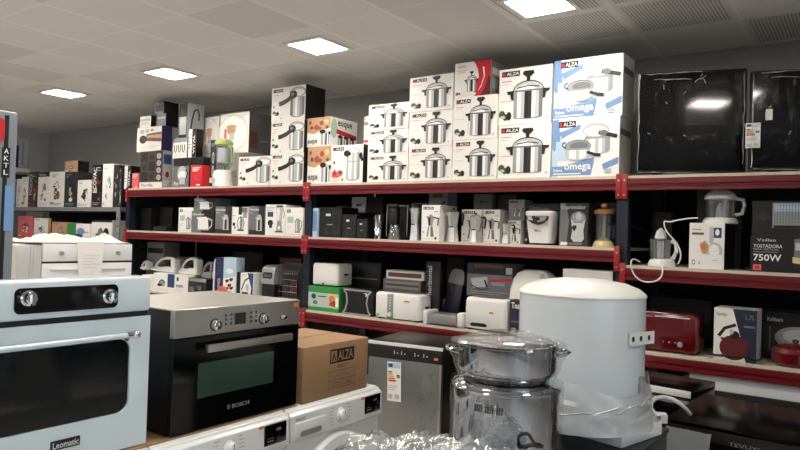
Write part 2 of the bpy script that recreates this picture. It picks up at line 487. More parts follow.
def shelf_level(xa, xb, z):
    b = MB()
    a0, a1 = xa + .038, xb - .038
    prof = [(YR + .006, z - .018), (YR, z - .023), (YR, z - .052), (YR + .010, z - .056), (YR + .010, z - .066), (YR - .004, z - .072), (YR - .004, z - .090), (YR + .045, z - .090), (YR + .045, z - .018)]
    b.prism(prof, a0, a1, REDRACK, 'x')
    b.build('shelf_beam', rack)
    MB().prism([(2 * (YD - .03) - y, q) for y, q in prof], a0, a1, REDRACK, 'x').build('shelf_beam', rack)
    MB().box(xa + .002, xb - .002, YR + .004, YD - .03, z - .0175, z, BOARD).build('shelf_board', rack)
    for x, s in ((xa, 1), (xb, -1)):
        c = MB()
        c.rbox(x + min(0, s * .036), x + max(0, s * .036), YR - .007, YR + .021, z - .145, z + .012, REDCLIP, .003)
        for q in (-.12, -.03):
            c.cyl((x + s * .018, YR - .010, z + q), (x + s * .018, YR - .006, z + q), .006, SILVER, 8)
        c.build('beam_connector', rack)
for xa, xb, zs in bays:
    for z in zs + (.22,):
        shelf_level(xa, xb, z)
    MB().box(xa + .04, xb - .04, YD + .002, YD + .008, .1, D1 - .02, SHADEBACK).build('shade_panel', rack)  # added dark sheet, the shelf interior's shade put into its colour
MB().box(XP[0] - .044, XP[0] - .037, YR + .06, YD, .1, D1 - .02, SHADEBACK).build('shade_end_panel', rack)  # added dark sheet, paints shade over the wall seen past the rack end
# grey boltless shelving continuing along the wall
YG = 4.16
GX0, GX1 = at(8, 212, YG).x, at(118, 212, YG).x
GZ = at(70, 207, YG).z
gs = thing('shelving_unit', 'grey metal shelving unit of small boxes at the end of the red rack', 'shelving', (0, 0, 0))
for x in (GX0, GX1):
    for y in (YG, YG + .46):
        p = MB(); p.box(x - .03, x + .03, y, y + .005, 0, GZ - .001, GREYRACK); p.box(x - .03, x - .025, y + .005, y + .05, 0, GZ - .001, GREYRACK)
        for k in range(20):
            p.box(x - .008, x + .008, y - .001, y, .1 + k * .08, .13 + k * .08, INK)
        p.build('post', gs)
GZ2 = GZ - .40
for z in (GZ, GZ2, GZ2 - .45, .15):
    b = MB(); b.box(GX0 + .005, GX1 - .005, YG + .006, YG + .50, z - .045, z, GREYRACK); b.box(GX0 + .005, GX1 - .005, YG + .002, YG + .006, z - .022, z - .018, PLASTG)
    b.build('shelf', gs)
MB().box(GX0 + .04, GX1 - .04, YG + .52, YG + .525, .1, GZ - .02, SHADEBACK).build('shade_panel', gs)

# ================================================================== printed artwork
POTCOLS = [MINK, WHITE, LINK, INK, DGREY, WHITE, LINK, GINK]
def logo(p, u0=.05, v0=.855, u1=.36, v1=.95, m=INK):
    p.rect(u0, v0, u1, v1, m)
    p.rect(u0 + .012, v0 + .015, u0 + (u1 - u0) * .20, v1 - .025, REDI)
    p.text('ALZA', u0 + (u1 - u0) * .27, v0 + .02, u1 - .012, v1 - .02, WHITE)
def greens(p, u=.14, v=.16, s=1.):
    p.ell(u - .045 * s, v + .03 * s, .06 * s, .07 * s, OLIVE); p.ell(u + .02 * s, v - .02 * s, .05 * s, .06 * s, OLIVE)
    p.ell(u - .03 * s, v - .02 * s, .05 * s, .03 * s, GREENP); p.ell(u + .09 * s, v - .005, .05 * s, .075 * s, INK)
def pot(p, u0, v0, u1, v1, cols=POTCOLS, side=True):
    """pressure cooker with a top knob and two side grips inside u0..u1, v0..v1"""
    W, Hh = u1 - u0, v1 - v0
    a, b = u0 + .16 * W, u1 - .16 * W; c = (a + b) / 2; t = v0 + .60 * Hh
    p.ell(c, v0 + .035 * Hh, (b - a) / 2, .035 * Hh, GINK)
    p.strips(a, v0 + .035 * Hh, b, t, cols, .022 * Hh)
    p.ell(c, t, (b - a) / 2 + .02 * W, .20 * Hh, INK, 20, 0, 180)
    p.ell(c, t, (b - a) / 2, .175 * Hh, LINK, 20, 0, 180); p.ell(c - .05 * W, t + .005, (b - a) / 3.4, .11 * Hh, WHITE, 14, 0, 180)
    p.stroke([(a + .08 * W, t + .05 * Hh), (c, t + .09 * Hh), (b - .08 * W, t + .05 * Hh)], .025 * Hh, DGREY)
    p.rect(a - .03 * W, t - .03 * Hh, b + .03 * W, t + .005 * Hh, GINK)
    p.rect(c - .04 * W, t + .18 * Hh, c + .04 * W, t + .31 * Hh, INK)
    p.poly([(c - .06 * W, t + .28 * Hh), (c + .06 * W, t + .28 * Hh), (c + .14 * W, t + .34 * Hh), (c + .11 * W, v1), (c - .11 * W, v1), (c - .14 * W, t + .34 * Hh)], INK)
    if side:
        for s, e in ((-1, a), (1, b)):
            p.poly([(e + s * .17 * W, t - .00 * Hh), (e + s * .15 * W, t - .06 * Hh), (e + s * .08 * W, t - .075 * Hh), (e + s * .06 * W, t - .19 * Hh), (e, t - .20 * Hh), (e, t + .01 * Hh), (e + s * .09 * W, t + .00 * Hh)], INK)
def art_cooker(p):
    p.rect(.0, .0, 1, .012, LINK)
    logo(p, .07, .85, .40, .945)
    p.rect(.07, .76, .25, .775, PINKI); p.rect(.07, .71, .21, .722, LINK)
    for k in range(4): p.rect(.07 + .055 * k, .48, .09 + .055 * k, .495, MINK)
    greens(p, .15, .17); pot(p, .30, .08, .97, .96)
    p.ell(.93, .10, .02, .025, LINK); p.rect(.28, .75, .29, .76, REDI)
def art_cooker_big(p):
    p.rect(.0, .0, 1, .012, LINK); logo(p, .05, .86, .40, .955)
    p.rect(.05, .77, .25, .785, PINKI); p.rect(.05, .72, .21, .732, LINK); p.rect(.05, .42, .25, .43, PINKI)
    greens(p, .12, .17); pot(p, .17, .10, .97, .93); p.ell(.93, .10, .02, .025, LINK)
def art_cooker_red(p):
    p.rect(0, 0, 1, 1, WHITE)
    p.stroke([(.64, .92), (.70, .80), (.74, .55), (.68, .34), (.56, .12)], .16, REDI)
    p.poly([(.62, .84), (1, .78), (1, 1), (.52, 1)], REDI); p.poly([(.80, .99), (1, .99), (1, .0), (.55, 0), (.74, .25), (.84, .55)], REDI)
    p.poly([(.94, .55), (1, .5), (1, 0), (.72, 0), (.86, .25)], MAROON)
    p.text('COCINA', .07, .86, .30, .92, PINKI); p.lines(.07, .76, .34, 2, .05, PINKI)
    pot(p, .28, .14, .68, .72); p.rect(.05, .06, .11, .15, REDI); p.rect(.12, .08, .17, .13, INK)
def art_long(p, dim=False):
    logo(p, .05, .86, .34, .95)
    p.rect(.06, .77, .22, .785, PINKI); p.lines(.06, .70, .22, 2, .05, LINK)
    p.ell(.08, .45, .022, .045, GINK)
    greens(p, .13, .24, .8)
    c = [LINK, WHITE, MINK, GREENP, LINK, WHITE, MINK, GINK] if not dim else [GINK, LINK, WHITE, LINK, MINK, GINK]  # dim set puts the top box's shade into the print colours
    p.ell(.78, .80, .235, .155, GINK); p.ell(.785, .80, .215, .135, LINK); p.ell(.80, .79, .17, .09, WHITE)
    p.rect(.575, .16, .985, .66, GINK)
    p.ell(.78, .17, .20, .09, GINK); p.strips(.59, .15, .97, .66, c, .05)
    p.stroke([(.74, .74), (.62, .70), (.50, .60), (.34, .53), (.24, .51)], .135, INK)
    p.ell(.66, .74, .11, .12, INK); p.ell(.64, .76, .05, .05, GINK)
    p.rect(.30, .07, .34, .10, MINK)
def art_two_grip(p):
    logo(p, .05, .86, .40, .95); p.rect(.06, .76, .20, .775, LINK); p.ell(.10, .55, .035, .05, GINK)
    p.ell(.70, .83, .22, .08, LINK); p.ell(.70, .83, .15, .05, WHITE)
    p.rect(.505, .12, .905, .78, GINK); p.ell(.705, .13, .20, .07, GINK); p.strips(.52, .12, .89, .77, [LINK, WHITE, WHITE, GREENP, LINK, WHITE, LINK, MINK], .04)
    p.rect(.52, .55, .89, .57, MINK)
    p.stroke([(.62, .78), (.50, .73), (.44, .76)], .09, INK); p.ell(.50, .78, .10, .075, INK)
    p.stroke([(.90, .74), (.97, .64), (.98, .56)], .08, INK); p.ell(.94, .70, .05, .09, INK)
    p.poly([(.03, .16), (.10, .38), (.20, .30), (.30, .36), (.38, .22), (.20, .14)], PINKI); p.ell(.12, .26, .07, .06, REDI); p.ell(.32, .28, .07, .05, BROWNI)
    p.lines(.06, .08, .30, 2, .035, LINK); p.rect(.36, .06, .41, .12, GINK)
def art_set(p):
    p.rect(0, 0, 1, 1, WHITE)
    p.poly([(0, 1), (.10, 1), (.13, .62), (0, .36)], BLUEI); p.poly([(.0, .20), (.0, .0), (.10, 0), (.08, .40), (.0, .5)], LBLUE)
    p.poly([(.06, .76), (.43, .90), (.43, .82), (.14, .66), (.06, .66)], BLUEI)
    p.poly([(.06, .62), (.22, .62), (.26, .30), (.06, .28)], LBLUE)
    p.poly([(0, .03), (0, .19), (.16, .19), (.64, .33), (.64, .25), (.60, .03)], BLUEI)
    p.poly([(.76, .21), (.99, .32), (.99, .21), (.78, .11)], BLUEI)
    logo(p, .10, .86, .36, .965)
    p.text('omega', .20, .09, .60, .215, WHITE); p.text('Pucheros', .03, .095, .17, .15, WHITE); p.rect(.03, .05, .45, .07, WHITE)
    # deep pan at the back with its lid and long grip
    p.ell(.68, .64, .19, .10, MINK); p.rect(.50, .44, .86, .66, MINK); p.ell(.68, .44, .17, .05, GINK)
    p.strips(.51, .42, .85, .64, [LINK, WHITE, WHITE, LINK, WHITE, LINK, MINK], .03)
    p.ell(.66, .78, .20, .12, LINK); p.ell(.66, .77, .17, .09, WHITE)
    p.stroke([(.70, .74), (.84, .70), (.97, .66)], .065, INK); p.ell(.77, .73, .06, .05, GINK)
    # low open pan in front
    p.ell(.40, .52, .20, .12, GINK); p.ell(.40, .52, .185, .10, MINK); p.ell(.42, .53, .14, .07, GINK)
    p.rect(.215, .36, .585, .49, MINK); p.ell(.40, .37, .18, .09, LINK); p.strips(.22, .36, .58, .46, [LINK, WHITE, WHITE, LINK, WHITE, WHITE, LINK], .06)
    p.stroke([(.54, .42), (.66, .37), (.74, .36)], .05, INK); p.stroke([(.22, .50), (.17, .53), (.17, .58), (.22, .60)], .02, INK)
    for k in range(3): p.ell(.14 + .10 * k, .70 if k else .69, .012, .018, WHITE)
    p.rect(.80, .07, .90, .13, LINK); p.rect(.81, .05, .89, .06, GINK)
def art_food(p):
    p.rect(0, 0, 1, 1, WHITE); p.poly([(0, .50), (0, 1), (1, 1), (1, .62), (.55, .52), (.3, .44)], TANI)
    for u, v, r, m in ((.12, .84, .10, FOODRED), (.36, .82, .14, TANI), (.40, .66, .16, FOODRED), (.62, .80, .13, FOODRED), (.82, .84, .14, CREAM), (.20, .66, .10, BROWNI), (.55, .62, .10, FOODRED), (.86, .64, .09, BROWNI)):
        p.ell(u, v, r * .7, r * .6, m)
    p.text('euque', .05, .06, .46, .24, INK)
    p.ell(.78, .44, .2, .07, LINK); p.strips(.62, .06, .97, .44, [MINK, LINK, WHITE, MINK, INK, WHITE, MINK], .02); p.ell(.68, .50, .13, .07, INK); p.ell(.97, .44, .05, .06, INK)
def side_food(p):
    p.rect(0, 0, 1, 1, WHITE); p.ell(.12, .62, .12, .34, GREENP); p.text('euque', .26, .66, .80, .90, INK)
    p.poly([(.22, .62), (.98, .50), (.98, .34), (.22, .46)], REDI)
    for k in range(3): p.strips(.28 + .22 * k, .06, .44 + .22 * k, .36, [MINK, WHITE, GINK, INK]); p.ell(.36 + .22 * k, .37, .09, .06, INK)
def art_meat(p):
    p.rect(0, 0, 1, .16, WHITE); p.text('Parrilla', .08, .04, .60, .12, GINK)
    for i in range(2):
        for k in range(3): p.rect(.04 + i * .34, .19 + k * .265, .355 + i * .34, .435 + k * .265, BURNT if (i + k) % 2 else DGREY); p.ell(.20 + i * .34, .30 + k * .265, .10, .06, DGREY)
    p.rect(.72, .17, 1, 1, DGREY)
    for k in range(4): p.ell(.85, .28 + k * .19, .10, .075, LINK); p.ell(.85, .28 + k * .19, .06, .045, TANI)
def side_mixed(p):
    p.rect(0, 0, 1, 1, MINK); p.rect(.08, .64, .9, .9, DBLUE); p.ell(.5, .38, .32, .14, TANI); p.ell(.5, .36, .2, .08, MAROON); p.lines(.1, .18, .8, 3, .05, WHITE)
def art_sandwich(p):
    p.rect(0, 0, 1, 1, WHITE); p.poly([(.30, .44), (1, .36), (1, .76), (.42, .72)], BROWNI); p.poly([(.36, .56), (1, .50), (1, .66), (.44, .66)], TANI)
    p.ell(.26, .50, .15, .17, DGREY); p.ell(.26, .50, .10, .11, MAROON); p.ell(.22, .82, .09, .09, LINK); p.ell(.42, .84, .08, .07, LINK); p.ell(.62, .86, .07, .06, TANI); p.lines(.5, .20, .9, 2, .06, LINK)
def art_label_top(p):
    p.rect(.1, .55, .9, .75, LINK); p.lines(.12, .40, .8, 2, .12, MINK, .03)
def art_hose(p):
    p.rect(0, 0, 1, 1, MINK); p.stroke([(.24, .28), (.30, .55), (.42, .80), (.58, .86), (.70, .74), (.70, .62)], .05, INK); p.ell(.26, .22, .08, .07, DGREY); p.ell(.7, .58, .05, .04, INK); p.rect(.1, .08, .6, .12, WHITE)
def art_mugs(p):
    p.rect(0, 0, 1, 1, WHITE); p.rect(0, .78, 1, 1, MINK)
    for k in range(3): p.stroke([(.12 + .28 * k, .66), (.12 + .28 * k, .40), (.20 + .28 * k, .28), (.28 + .28 * k, .40), (.28 + .28 * k, .66)], .06, INK)
    p.lines(.1, .16, .8, 2, .07, LINK)
def art_stripes(p):
    p.rect(.0, 0, .48, 1, WHITE); p.rect(.48, 0, 1, 1, INK); p.text('VITAL', .60, .12, .86, .8, WHITE, True, True); p.lines(.06, .8, .40, 5, .12, MINK, .04)
def art_iron_card(p):
    p.rect(0, 0, 1, 1, GINK); p.rect(0, .72, 1, 1, INK); p.ell(.56, .46, .30, .26, LINK); p.ell(.56, .40, .24, .16, WHITE); p.rect(.40, .10, .76, .34, LINK); p.stroke([(.80, .60), (.92, .48), (.84, .3)], .05, INK); p.text('Pro', .06, .06, .34, .20, WHITE)
def art_red(p):
    p.lines(.16, .86, .86, 3, .07, WHITE, .03); p.lines(.3, .5, .8, 4, .06, PINKI); p.rect(.55, .06, .85, .12, WHITE)
def art_cups(p):
    p.rect(0, 0, 1, 1, DGREY)
    for k in range(2): p.ell(.62, .62 - .28 * k, .24, .12, LINK); p.ell(.62, .62 - .28 * k, .16, .075, GINK)
    p.rect(.1, .86, .9, .94, GINK); p.rect(.06, .10, .3, .2, WHITE)
def art_disc(p):
    p.rect(0, 0, 1, 1, CARD); p.ell(.45, .5, .52, .47, PALE, 28); p.ell(.45, .5, .48, .43, WHITE, 28); p.ell(.40, .58, .15, .13, TANI); p.ell(.40, .66, .18, .05, TANI); p.rect(.33, .32, .50, .50, LINK)
    p.rect(.16, .36, .24, .62, PINKI); p.rect(.16, .2, .24, .28, TANI); p.lines(.62, .92, .9, 2, .05, LINK)
def side_wood(p):
    p.rect(0, 0, 1, 1, GINK); p.rect(.04, .10, .40, .52, BROWNI); p.rect(.5, .3, .9, .34, MINK); p.lines(.08, .84, .6, 3, .06, MINK)
def art_plain(*rows):
    def f(p):
        for k, (m, a, b) in enumerate(rows): p.rect(.06, a, .94, b, m)
    return f
# kettles
def kettle(p, u0, v0, u1, v1, body, edge, handle, spoutleft=True):
    W, Hh = u1 - u0, v1 - v0
    P = [(u0 + .12 * W, v0), (u0 + .80 * W, v0), (u0 + .74 * W, v0 + .80 * Hh), (u0 + .60 * W, v1), (u0 + .28 * W, v1), (u0 + .18 * W, v0 + .84 * Hh), (u0, v0 + .86 * Hh), (u0 + .14 * W, v0 + .66 * Hh)]
    p.poly(P, body); p.rect(u0 + .12 * W, v0, u0 + .80 * W, v0 + .06 * Hh, edge); p.rect(u0 + .28 * W, v0 + .10 * Hh, u0 + .38 * W, v0 + .80 * Hh, WHITE)
    p.stroke([(u0 + .70 * W, v0 + .88 * Hh), (u0 + .96 * W, v0 + .78 * Hh), (u0 + .96 * W, v0 + .4 * Hh), (u0 + .80 * W, v0 + .16 * Hh)], .07 * Hh, handle)
def art_kettle_white(p):
    p.rect(0, 0, 1, 1, WHITE); p.rect(.08, .82, .28, .93, INK); p.rect(.14, .84, .22, .91, LINK); p.rect(.12, .46, .46, .68, GREENP); p.lines(.1, .34, .4, 3, .05, LINK)
    kettle(p, .52, .12, .95, .62, MINK, GINK, GINK); p.rect(.1, .05, .9, .065, LINK)
def art_kettle_dark(p):
    p.rect(0, 0, 1, 1, INK); p.rect(0, 0, .44, 1, GINK); p.text('Hervidor', .05, .80, .58, .90, WHITE)
    p.poly([(.30, .12), (.78, .12), (.74, .66), (.66, .74), (.34, .72), (.22, .70), (.30, .58)], WHITE); p.stroke([(.74, .66), (.92, .58), (.90, .32), (.78, .2)], .08, LINK); p.rect(.30, .12, .78, .17, LINK)
def art_kettle_grey(p):
    p.rect(0, 0, 1, 1, GINK); p.rect(.60, 0, 1, 1, DGREY); p.rect(0, 0, 1, .16, DGREY); p.text('Hervidor', .06, .84, .66, .92, WHITE); p.text('1,8 L', .06, .73, .30, .80, LINK)
    kettle(p, .42, .10, .98, .70, LINK, INK, INK); p.rect(.60, .16, .74, .52, DGREY)
def art_coffee(p):
    p.rect(0, 0, 1, 1, WHITE); p.rect(.40, .72, .62, 1, INK); p.rect(.62, .80, .96, .98, GINK); p.rect(.70, .60, .94, .80, MINK); p.ell(.56, .40, .24, .26, MINK); p.ell(.56, .40, .19, .21, WHITE); p.ell(.62, .42, .12, .18, LINK)
    p.ell(.14, .36, .08, .07, INK); p.ell(.22, .24, .05, .05, GINK); p.stroke([(.56, .64), (.60, .50), (.58, .18)], .05, INK); p.rect(.05, .66, .22, .70, LINK); p.rect(.36, .12, .78, .17, INK)
def art_blender(p):
    p.rect(0, 0, 1, 1, WHITE); p.rect(.10, .60, .40, .76, DBLUE); p.ell(.26, .40, .14, .10, INK); p.rect(.20, .24, .36, .40, DGREY); p.lines(.06, .90, .5, 3, .05, MINK)
    p.poly([(.54, .92), (.92, .92), (.84, .46), (.62, .46)], LINK); p.poly([(.58, .88), (.74, .88), (.72, .5), (.64, .5)], WHITE); p.rect(.56, .92, .90, .97, INK); p.poly([(.58, .14), (.88, .14), (.84, .46), (.62, .46)], MINK); p.ell(.73, .25, .06, .06, WHITE); p.stroke([(.9, .84), (.98, .74), (.94, .56)], .03, GINK); p.rect(.52, .10, .92, .14, INK)
def moka_print(p, u0, v0, u1, v1):
    W, Hh = u1 - u0, v1 - v0
    p.poly([(u0 + .10 * W, v0), (u0 + .64 * W, v0), (u0 + .54 * W, v0 + .46 * Hh), (u0 + .20 * W, v0 + .46 * Hh)], GINK); p.poly([(u0 + .20 * W, v0), (u0 + .40 * W, v0), (u0 + .37 * W, v0 + .46 * Hh), (u0 + .28 * W, v0 + .46 * Hh)], WHITE)
    p.poly([(u0 + .22 * W, v0 + .48 * Hh), (u0 + .52 * W, v0 + .48 * Hh), (u0 + .62 * W, v0 + .88 * Hh), (u0, v0 + .92 * Hh), (u0 + .14 * W, v0 + .80 * Hh)], MINK); p.poly([(u0 + .24 * W, v0 + .5 * Hh), (u0 + .36 * W, v0 + .5 * Hh), (u0 + .36 * W, v0 + .86 * Hh), (u0 + .18 * W, v0 + .86 * Hh)], INK)
    p.poly([(u0 + .14 * W, v0 + .88 * Hh), (u0 + .62 * W, v0 + .88 * Hh), (u0 + .40 * W, v1), (u0 + .34 * W, v1)], MINK)
    p.stroke([(u0 + .60 * W, v0 + .86 * Hh), (u0 + .98 * W, v0 + .82 * Hh), (u0 + .92 * W, v0 + .50 * Hh)], .07 * Hh, INK)
def art_moka(p):
    p.rect(0, 0, 1, 1, WHITE); p.rect(.08, .87, .66, .95, INK); p.text('ALZA', .24, .88, .62, .94, WHITE); p.rect(.1, .88, .2, .94, MINK); p.rect(.72, .80, .9, .83, TANI)
    moka_print(p, .24, .12, .98, .74); p.rect(.10, .22, .16, .27, MINK); p.rect(.08, .05, .9, .06, LINK); p.ell(.82, .08, .06, .035, INK)
def art_moka_grey(p):
    p.rect(0, 0, 1, 1, GREYC); p.rect(.22, .55, .74, .78, DGREY); p.text('ALZA', .28, .59, .68, .74, REDI); p.ell(.84, .22, .08, .10, INK); p.ell(.74, .12, .05, .06, INK)
def art_small_logo(p):
    p.rect(.36, .42, .76, .56, INK); p.text('ALZA', .42, .45, .72, .53, MINK)
def art_two_mokas(p):
    p.rect(.1, .84, .6, .92, INK); moka_print(p, .30, .2, .62, .62); moka_print(p, .60, .2, .95, .62); p.rect(.38, .6, .52, .66, REDI); p.rect(.08, .3, .14, .36, INK)
def art_tags(p):
    p.rect(.30, .70, .52, .78, WHITE); p.rect(.36, .40, .60, .44, MINK); p.rect(.22, .06, .44, .30, DGREY); p.rect(.62, .1, .92, .9, DGREY); p.ell(.77, .5, .1, .3, INK)
def art_juicer(p):
    p.rect(0, 0, 1, 1, DGREY); p.poly([(0, 0), (.26, 0), (.34, .6), (.2, 1), (0, 1)], GINK)
    p.text('Exprimidor', .05, .83, .92, .95, LINK)
    p.ell(.66, .66, .27, .15, GINK); p.ell(.66, .66, .22, .11, MINK); p.ell(.68, .70, .10, .09, LINK)
    p.poly([(.40, .64), (.46, .36), (.42, .18), (.52, .10), (.80, .10), (.88, .18), (.85, .36), (.92, .64), (.80, .54), (.54, .54)], LINK)
    p.ell(.50, .43, .05, .05, INK); p.ell(.57, .44, .045, .045, INK); p.poly([(.455, .42), (.61, .43), (.53, .34)], INK)
    p.rect(.05, .02, .30, .09, WHITE); p.rect(.34, .03, .8, .08, GINK)
def art_ice(p):
    p.rect(0, 0, 1, 1, DGREY); p.text('Glace', .06, .86, .40, .94, GINK); p.rect(.1, .1, .9, .4, GINK)
def art_chop(p):
    p.rect(0, 0, 1, 1, WHITE); p.poly([(0, .30), (0, 1), (1, 1), (1, .46), (.72, .40), (.3, .34)], CARD)
    p.rect(.08, .84, .34, .87, TANI); p.rect(.08, .74, .42, .79, BROWNI); p.rect(.68, .68, .92, .90, DBLUE); p.ell(.80, .80, .06, .07, WHITE)
    p.poly([(.30, .54), (.46, .62), (.56, .52), (.5, .34), (.38, .34)], TANI); p.ell(.42, .48, .08, .08, ORANGEI)
    p.rect(.58, .56, .70, .92, LINK); p.ell(.74, .38, .22, .20, LINK); p.ell(.72, .40, .15, .14, WHITE); p.rect(.54, .20, .94, .32, WHITE)
    p.ell(.14, .14, .05, .06, GINK); p.ell(.14, .14, .03, .035, WHITE); p.rect(.28, .10, .33, .17, LINK)
def art_750(p):
    p.rect(0, 0, 1, 1, BLACKC); p.text('Vollan', .10, .84, .40, .92, LINK); p.text('TOSTADORA', .05, .665, .50, .76, WHITE, False); p.text('PARA VERTICAL', .05, .60, .45, .645, LINK, False); p.rect(.05, .545, .44, .555, LINK)
    p.text('750W', .05, .30, .49, .49, WHITE); p.rect(.05, .04, .18, .20, PINKI); p.rect(.08, .08, .15, .16, REDI)
    p.poly([(.68, .92), (1, .97), (1, .30), (.68, .36)], GINK); p.poly([(.70, .82), (1, .84), (1, .62), (.70, .62)], LINK); p.poly([(.66, .44), (1, .36), (1, .20), (.66, .28)], CREAM)
def art_grill_photo(p):
    p.rect(0, 0, 1, 1, BLACKC); p.rect(.32, .22, 1, .95, MINK); p.rect(.34, .70, 1, .92, LBLUE)
    for k in range(14): p.rect(.35 + .045 * k, .30, .355 + .045 * k, .94, DGREY)
    for k in range(5): p.rect(.34, .38 + .12 * k, 1, .388 + .12 * k, GINK)
    p.rect(.34, .22, 1, .30, INK); p.poly([(.02, .55), (.20, .40), (.30, .52), (.20, .70)], DGREY)
def art_irons(p):
    p.rect(0, 0, 1, 1, WHITE); p.rect(.66, .28, .98, 1, DBLUE); p.poly([(.16, .30), (.50, .30), (.58, .52), (.40, .66), (.26, .52)], MINK); p.stroke([(.26, .5), (.38, .66), (.54, .56)], .06, INK); p.lines(.06, .14, .9, 2, .07, LINK); p.ell(.3, .36, .1, .08, INK)
def art_white_tag(p):
    p.rect(0, 0, 1, 1, WHITE); p.rect(.10, .68, .26, .88, INK); p.rect(.05, .34, .62, .48, MINK); p.lines(.08, .24, .8, 3, .07, LINK)
def art_dark_pic(p):
    p.rect(0, 0, 1, 1, DGREY); p.rect(0, .82, 1, 1, MINK); p.ell(.66, .42, .24, .32, INK); p.ell(.62, .5, .14, .16, GINK); p.stroke([(.44, .2), (.6, .62), (.84, .7)], .08, INK); p.rect(.06, .2, .34, .5, GINK)
def art_mop(p):
    p.rect(0, 0, 1, 1, LBLUE); p.poly([(0, .5), (1, .56), (1, 0), (0, 0)], WHITE); p.ell(.5, .68, .3, .06, CARD)
    for u, v in ((.3, .44), (.62, .48), (.5, .34), (.3, .26), (.66, .28), (.5, .16), (.3, .10)): p.ell(u, v, .13, .035, INK); p.ell(u + .1, v + .02, .07, .025, MAROON)
def art_mop_side(p):
    p.rect(0, 0, 1, 1, PURPLE); p.text('Vaporeta', .2, .06, .8, .5, LBLUE, True, True)
    for k in range(4): p.rect(.15, .58 + .08 * k, .85, .63 + .08 * k, DBLUE)
def art_coffee_red(p):
    p.rect(0, 0, 1, 1, WHITE); p.poly([(.55, 1), (1, 1), (1, 0), (.8, 0), (.86, .5)], DBLUE); p.poly([(.15, .34), (.62, .34), (.78, 0), (.06, 0)], MAROON); p.stroke([(.1, .4), (.36, .74), (.66, .84)], .05, INK); p.ell(.56, .5, .14, .12, LINK); p.lines(.08, .94, .46, 2, .05, MINK)
def art_green(p):
    p.rect(0, 0, 1, 1, GREENI); p.rect(0, .16, 1, .74, GREENP); p.ell(.18, .58, .08, .11, DBLUE); p.rect(.32, .58, .60, .62, INK); p.rect(.30, .26, .62, .5, LINK); p.ell(.24, .34, .08, .09, GINK)
    p.rect(.68, .20, .94, .74, CREAM); p.ell(.78, .52, .10, .16, ORANGEI); p.ell(.86, .34, .09, .12, BROWNI); p.ell(.76, .32, .06, .08, REDI); p.rect(.9, .24, 1, .6, WHITE)
def art_toaster_pic(p):
    p.rect(0, 0, 1, 1, GREYC); p.rect(0, .66, 1, 1, DGREY); p.rect(.02, .78, .12, .98, DBLUE); p.rect(.16, .86, .8, .97, BROWNI); p.rect(.86, .7, .99, .9, LINK); p.rect(.14, .72, .7, .79, INK)
    p.poly([(.08, .52), (.46, .60), (.46, .30), (.14, .24)], LINK); p.stroke([(.08, .34), (.3, .2), (.5, .24)], .03, INK); p.stroke([(.4, .5), (.46, .28)], .06, INK); p.poly([(.5, .50), (.98, .58), (.98, .50), (.5, .42)], REDI); p.poly([(.52, .44), (.84, .46), (.84, .34), (.6, .34)], MINK); p.lines(.1, .14, .9, 2, .06, LINK)
def art_horizontal(p):
    p.rect(0, 0, 1, 1, BLACKC); p.text('Asador horizontal', .10, .05, .42, .93, LINK, True, True); p.rect(.5, .2, .9, .8, DGREY)
def art_tost(p):
    p.rect(0, 0, 1, 1, DGREY); p.text('Tost', .08, .76, .80, .94, WHITE); p.rect(.1, .3, .9, .62, PURPLE); p.rect(.1, .36, .9, .4, GINK); p.text('XJR', .1, .06, .46, .2, LINK)
def art_white_print(p):
    p.rect(0, 0, 1, 1, CARD); p.rect(.04, .2, .12, .8, DBLUE); p.ell(.4, .5, .12, .3, TANI); p.rect(.6, .2, .95, .8, LINK)
def art_bokken(p):
    p.rect(0, 0, 1, 1, BLACKC); p.text('Kaliham', .16, .80, .44, .88, LINK); p.rect(.1, .2, .3, .7, DGREY); p.rect(.2, .2, .22, .7, GINK); p.ell(.72, .48, .42, .24, MINK, 28); p.ell(.74, .52, .3, .14, LINK)
def art_redkettle(p):
    p.rect(0, 0, 1, 1, NAVY); p.poly([(0, 0), (.76, 0), (.62, .5), (.44, 1), (0, 1)], CARD); p.text('Hervidor', .06, .85, .32, .92, GINK)
    p.ell(.48, .26, .34, .24, MAROON); p.poly([(.16, .44), (.80, .44), (.72, .30), (.24, .30)], MAROON); p.stroke([(.12, .46), (.26, .62), (.52, .70)], .06, INK); p.ell(.5, .5, .11, .08, INK); p.ell(.42, .56, .05, .05, LINK); p.text('1,7L', .74, .8, .96, .9, GINK); p.rect(.7, .66, .96, .7, GINK)
# narrow boxes on the grey shelving
def art_busy(bg, seed, accents=(), word=None, wm=WHITE, dark=False):
    """busy small print: a header, a product picture of many small pieces, a footer"""
    def f(p):
        r = random.Random(seed); pal = [MINK, LINK, GINK, DGREY, INK, WHITE] + list(accents) * 2
        p.rect(0, 0, 1, 1, bg)
        x0 = .46 if word else .12
        for k in range(3): p.rect(x0, .93 - .035 * k, x0 + r.uniform(.2, .5), .945 - .035 * k, r.choice(pal))
        cu, cv = r.uniform(.45, .6) + (.12 if word else 0), r.uniform(.28, .46)
        for k in range(5):
            q = r.uniform(.05, .16); p.ell(cu + r.uniform(-.2, .2), cv + r.uniform(-.2, .24), q, q * r.uniform(.3, .9), r.choice(pal), 12)
        for k in range(7):
            u, v, w, h = cu + r.uniform(-.28, .2), cv + r.uniform(-.24, .26), r.uniform(.05, .2), r.uniform(.02, .12)
            p.poly([(u, v), (u + w, v + r.uniform(-.02, .02)), (u + w * .9, v + h), (u + w * .1, v + h)], r.choice(pal))
        p.stroke([(cu - .1, cv + .2), (cu + .1, cv + .3), (cu + .22, cv + .1)], .025, INK)
        p.lines(.12, .09, .86, 2, .035, r.choice(pal))
        for c_ in accents: p.rect(.06, r.uniform(.02, .1), .3, r.uniform(.11, .16), c_)
        if word: p.text(word, .14, .34, .48, .94, wm, True, True)
    return f

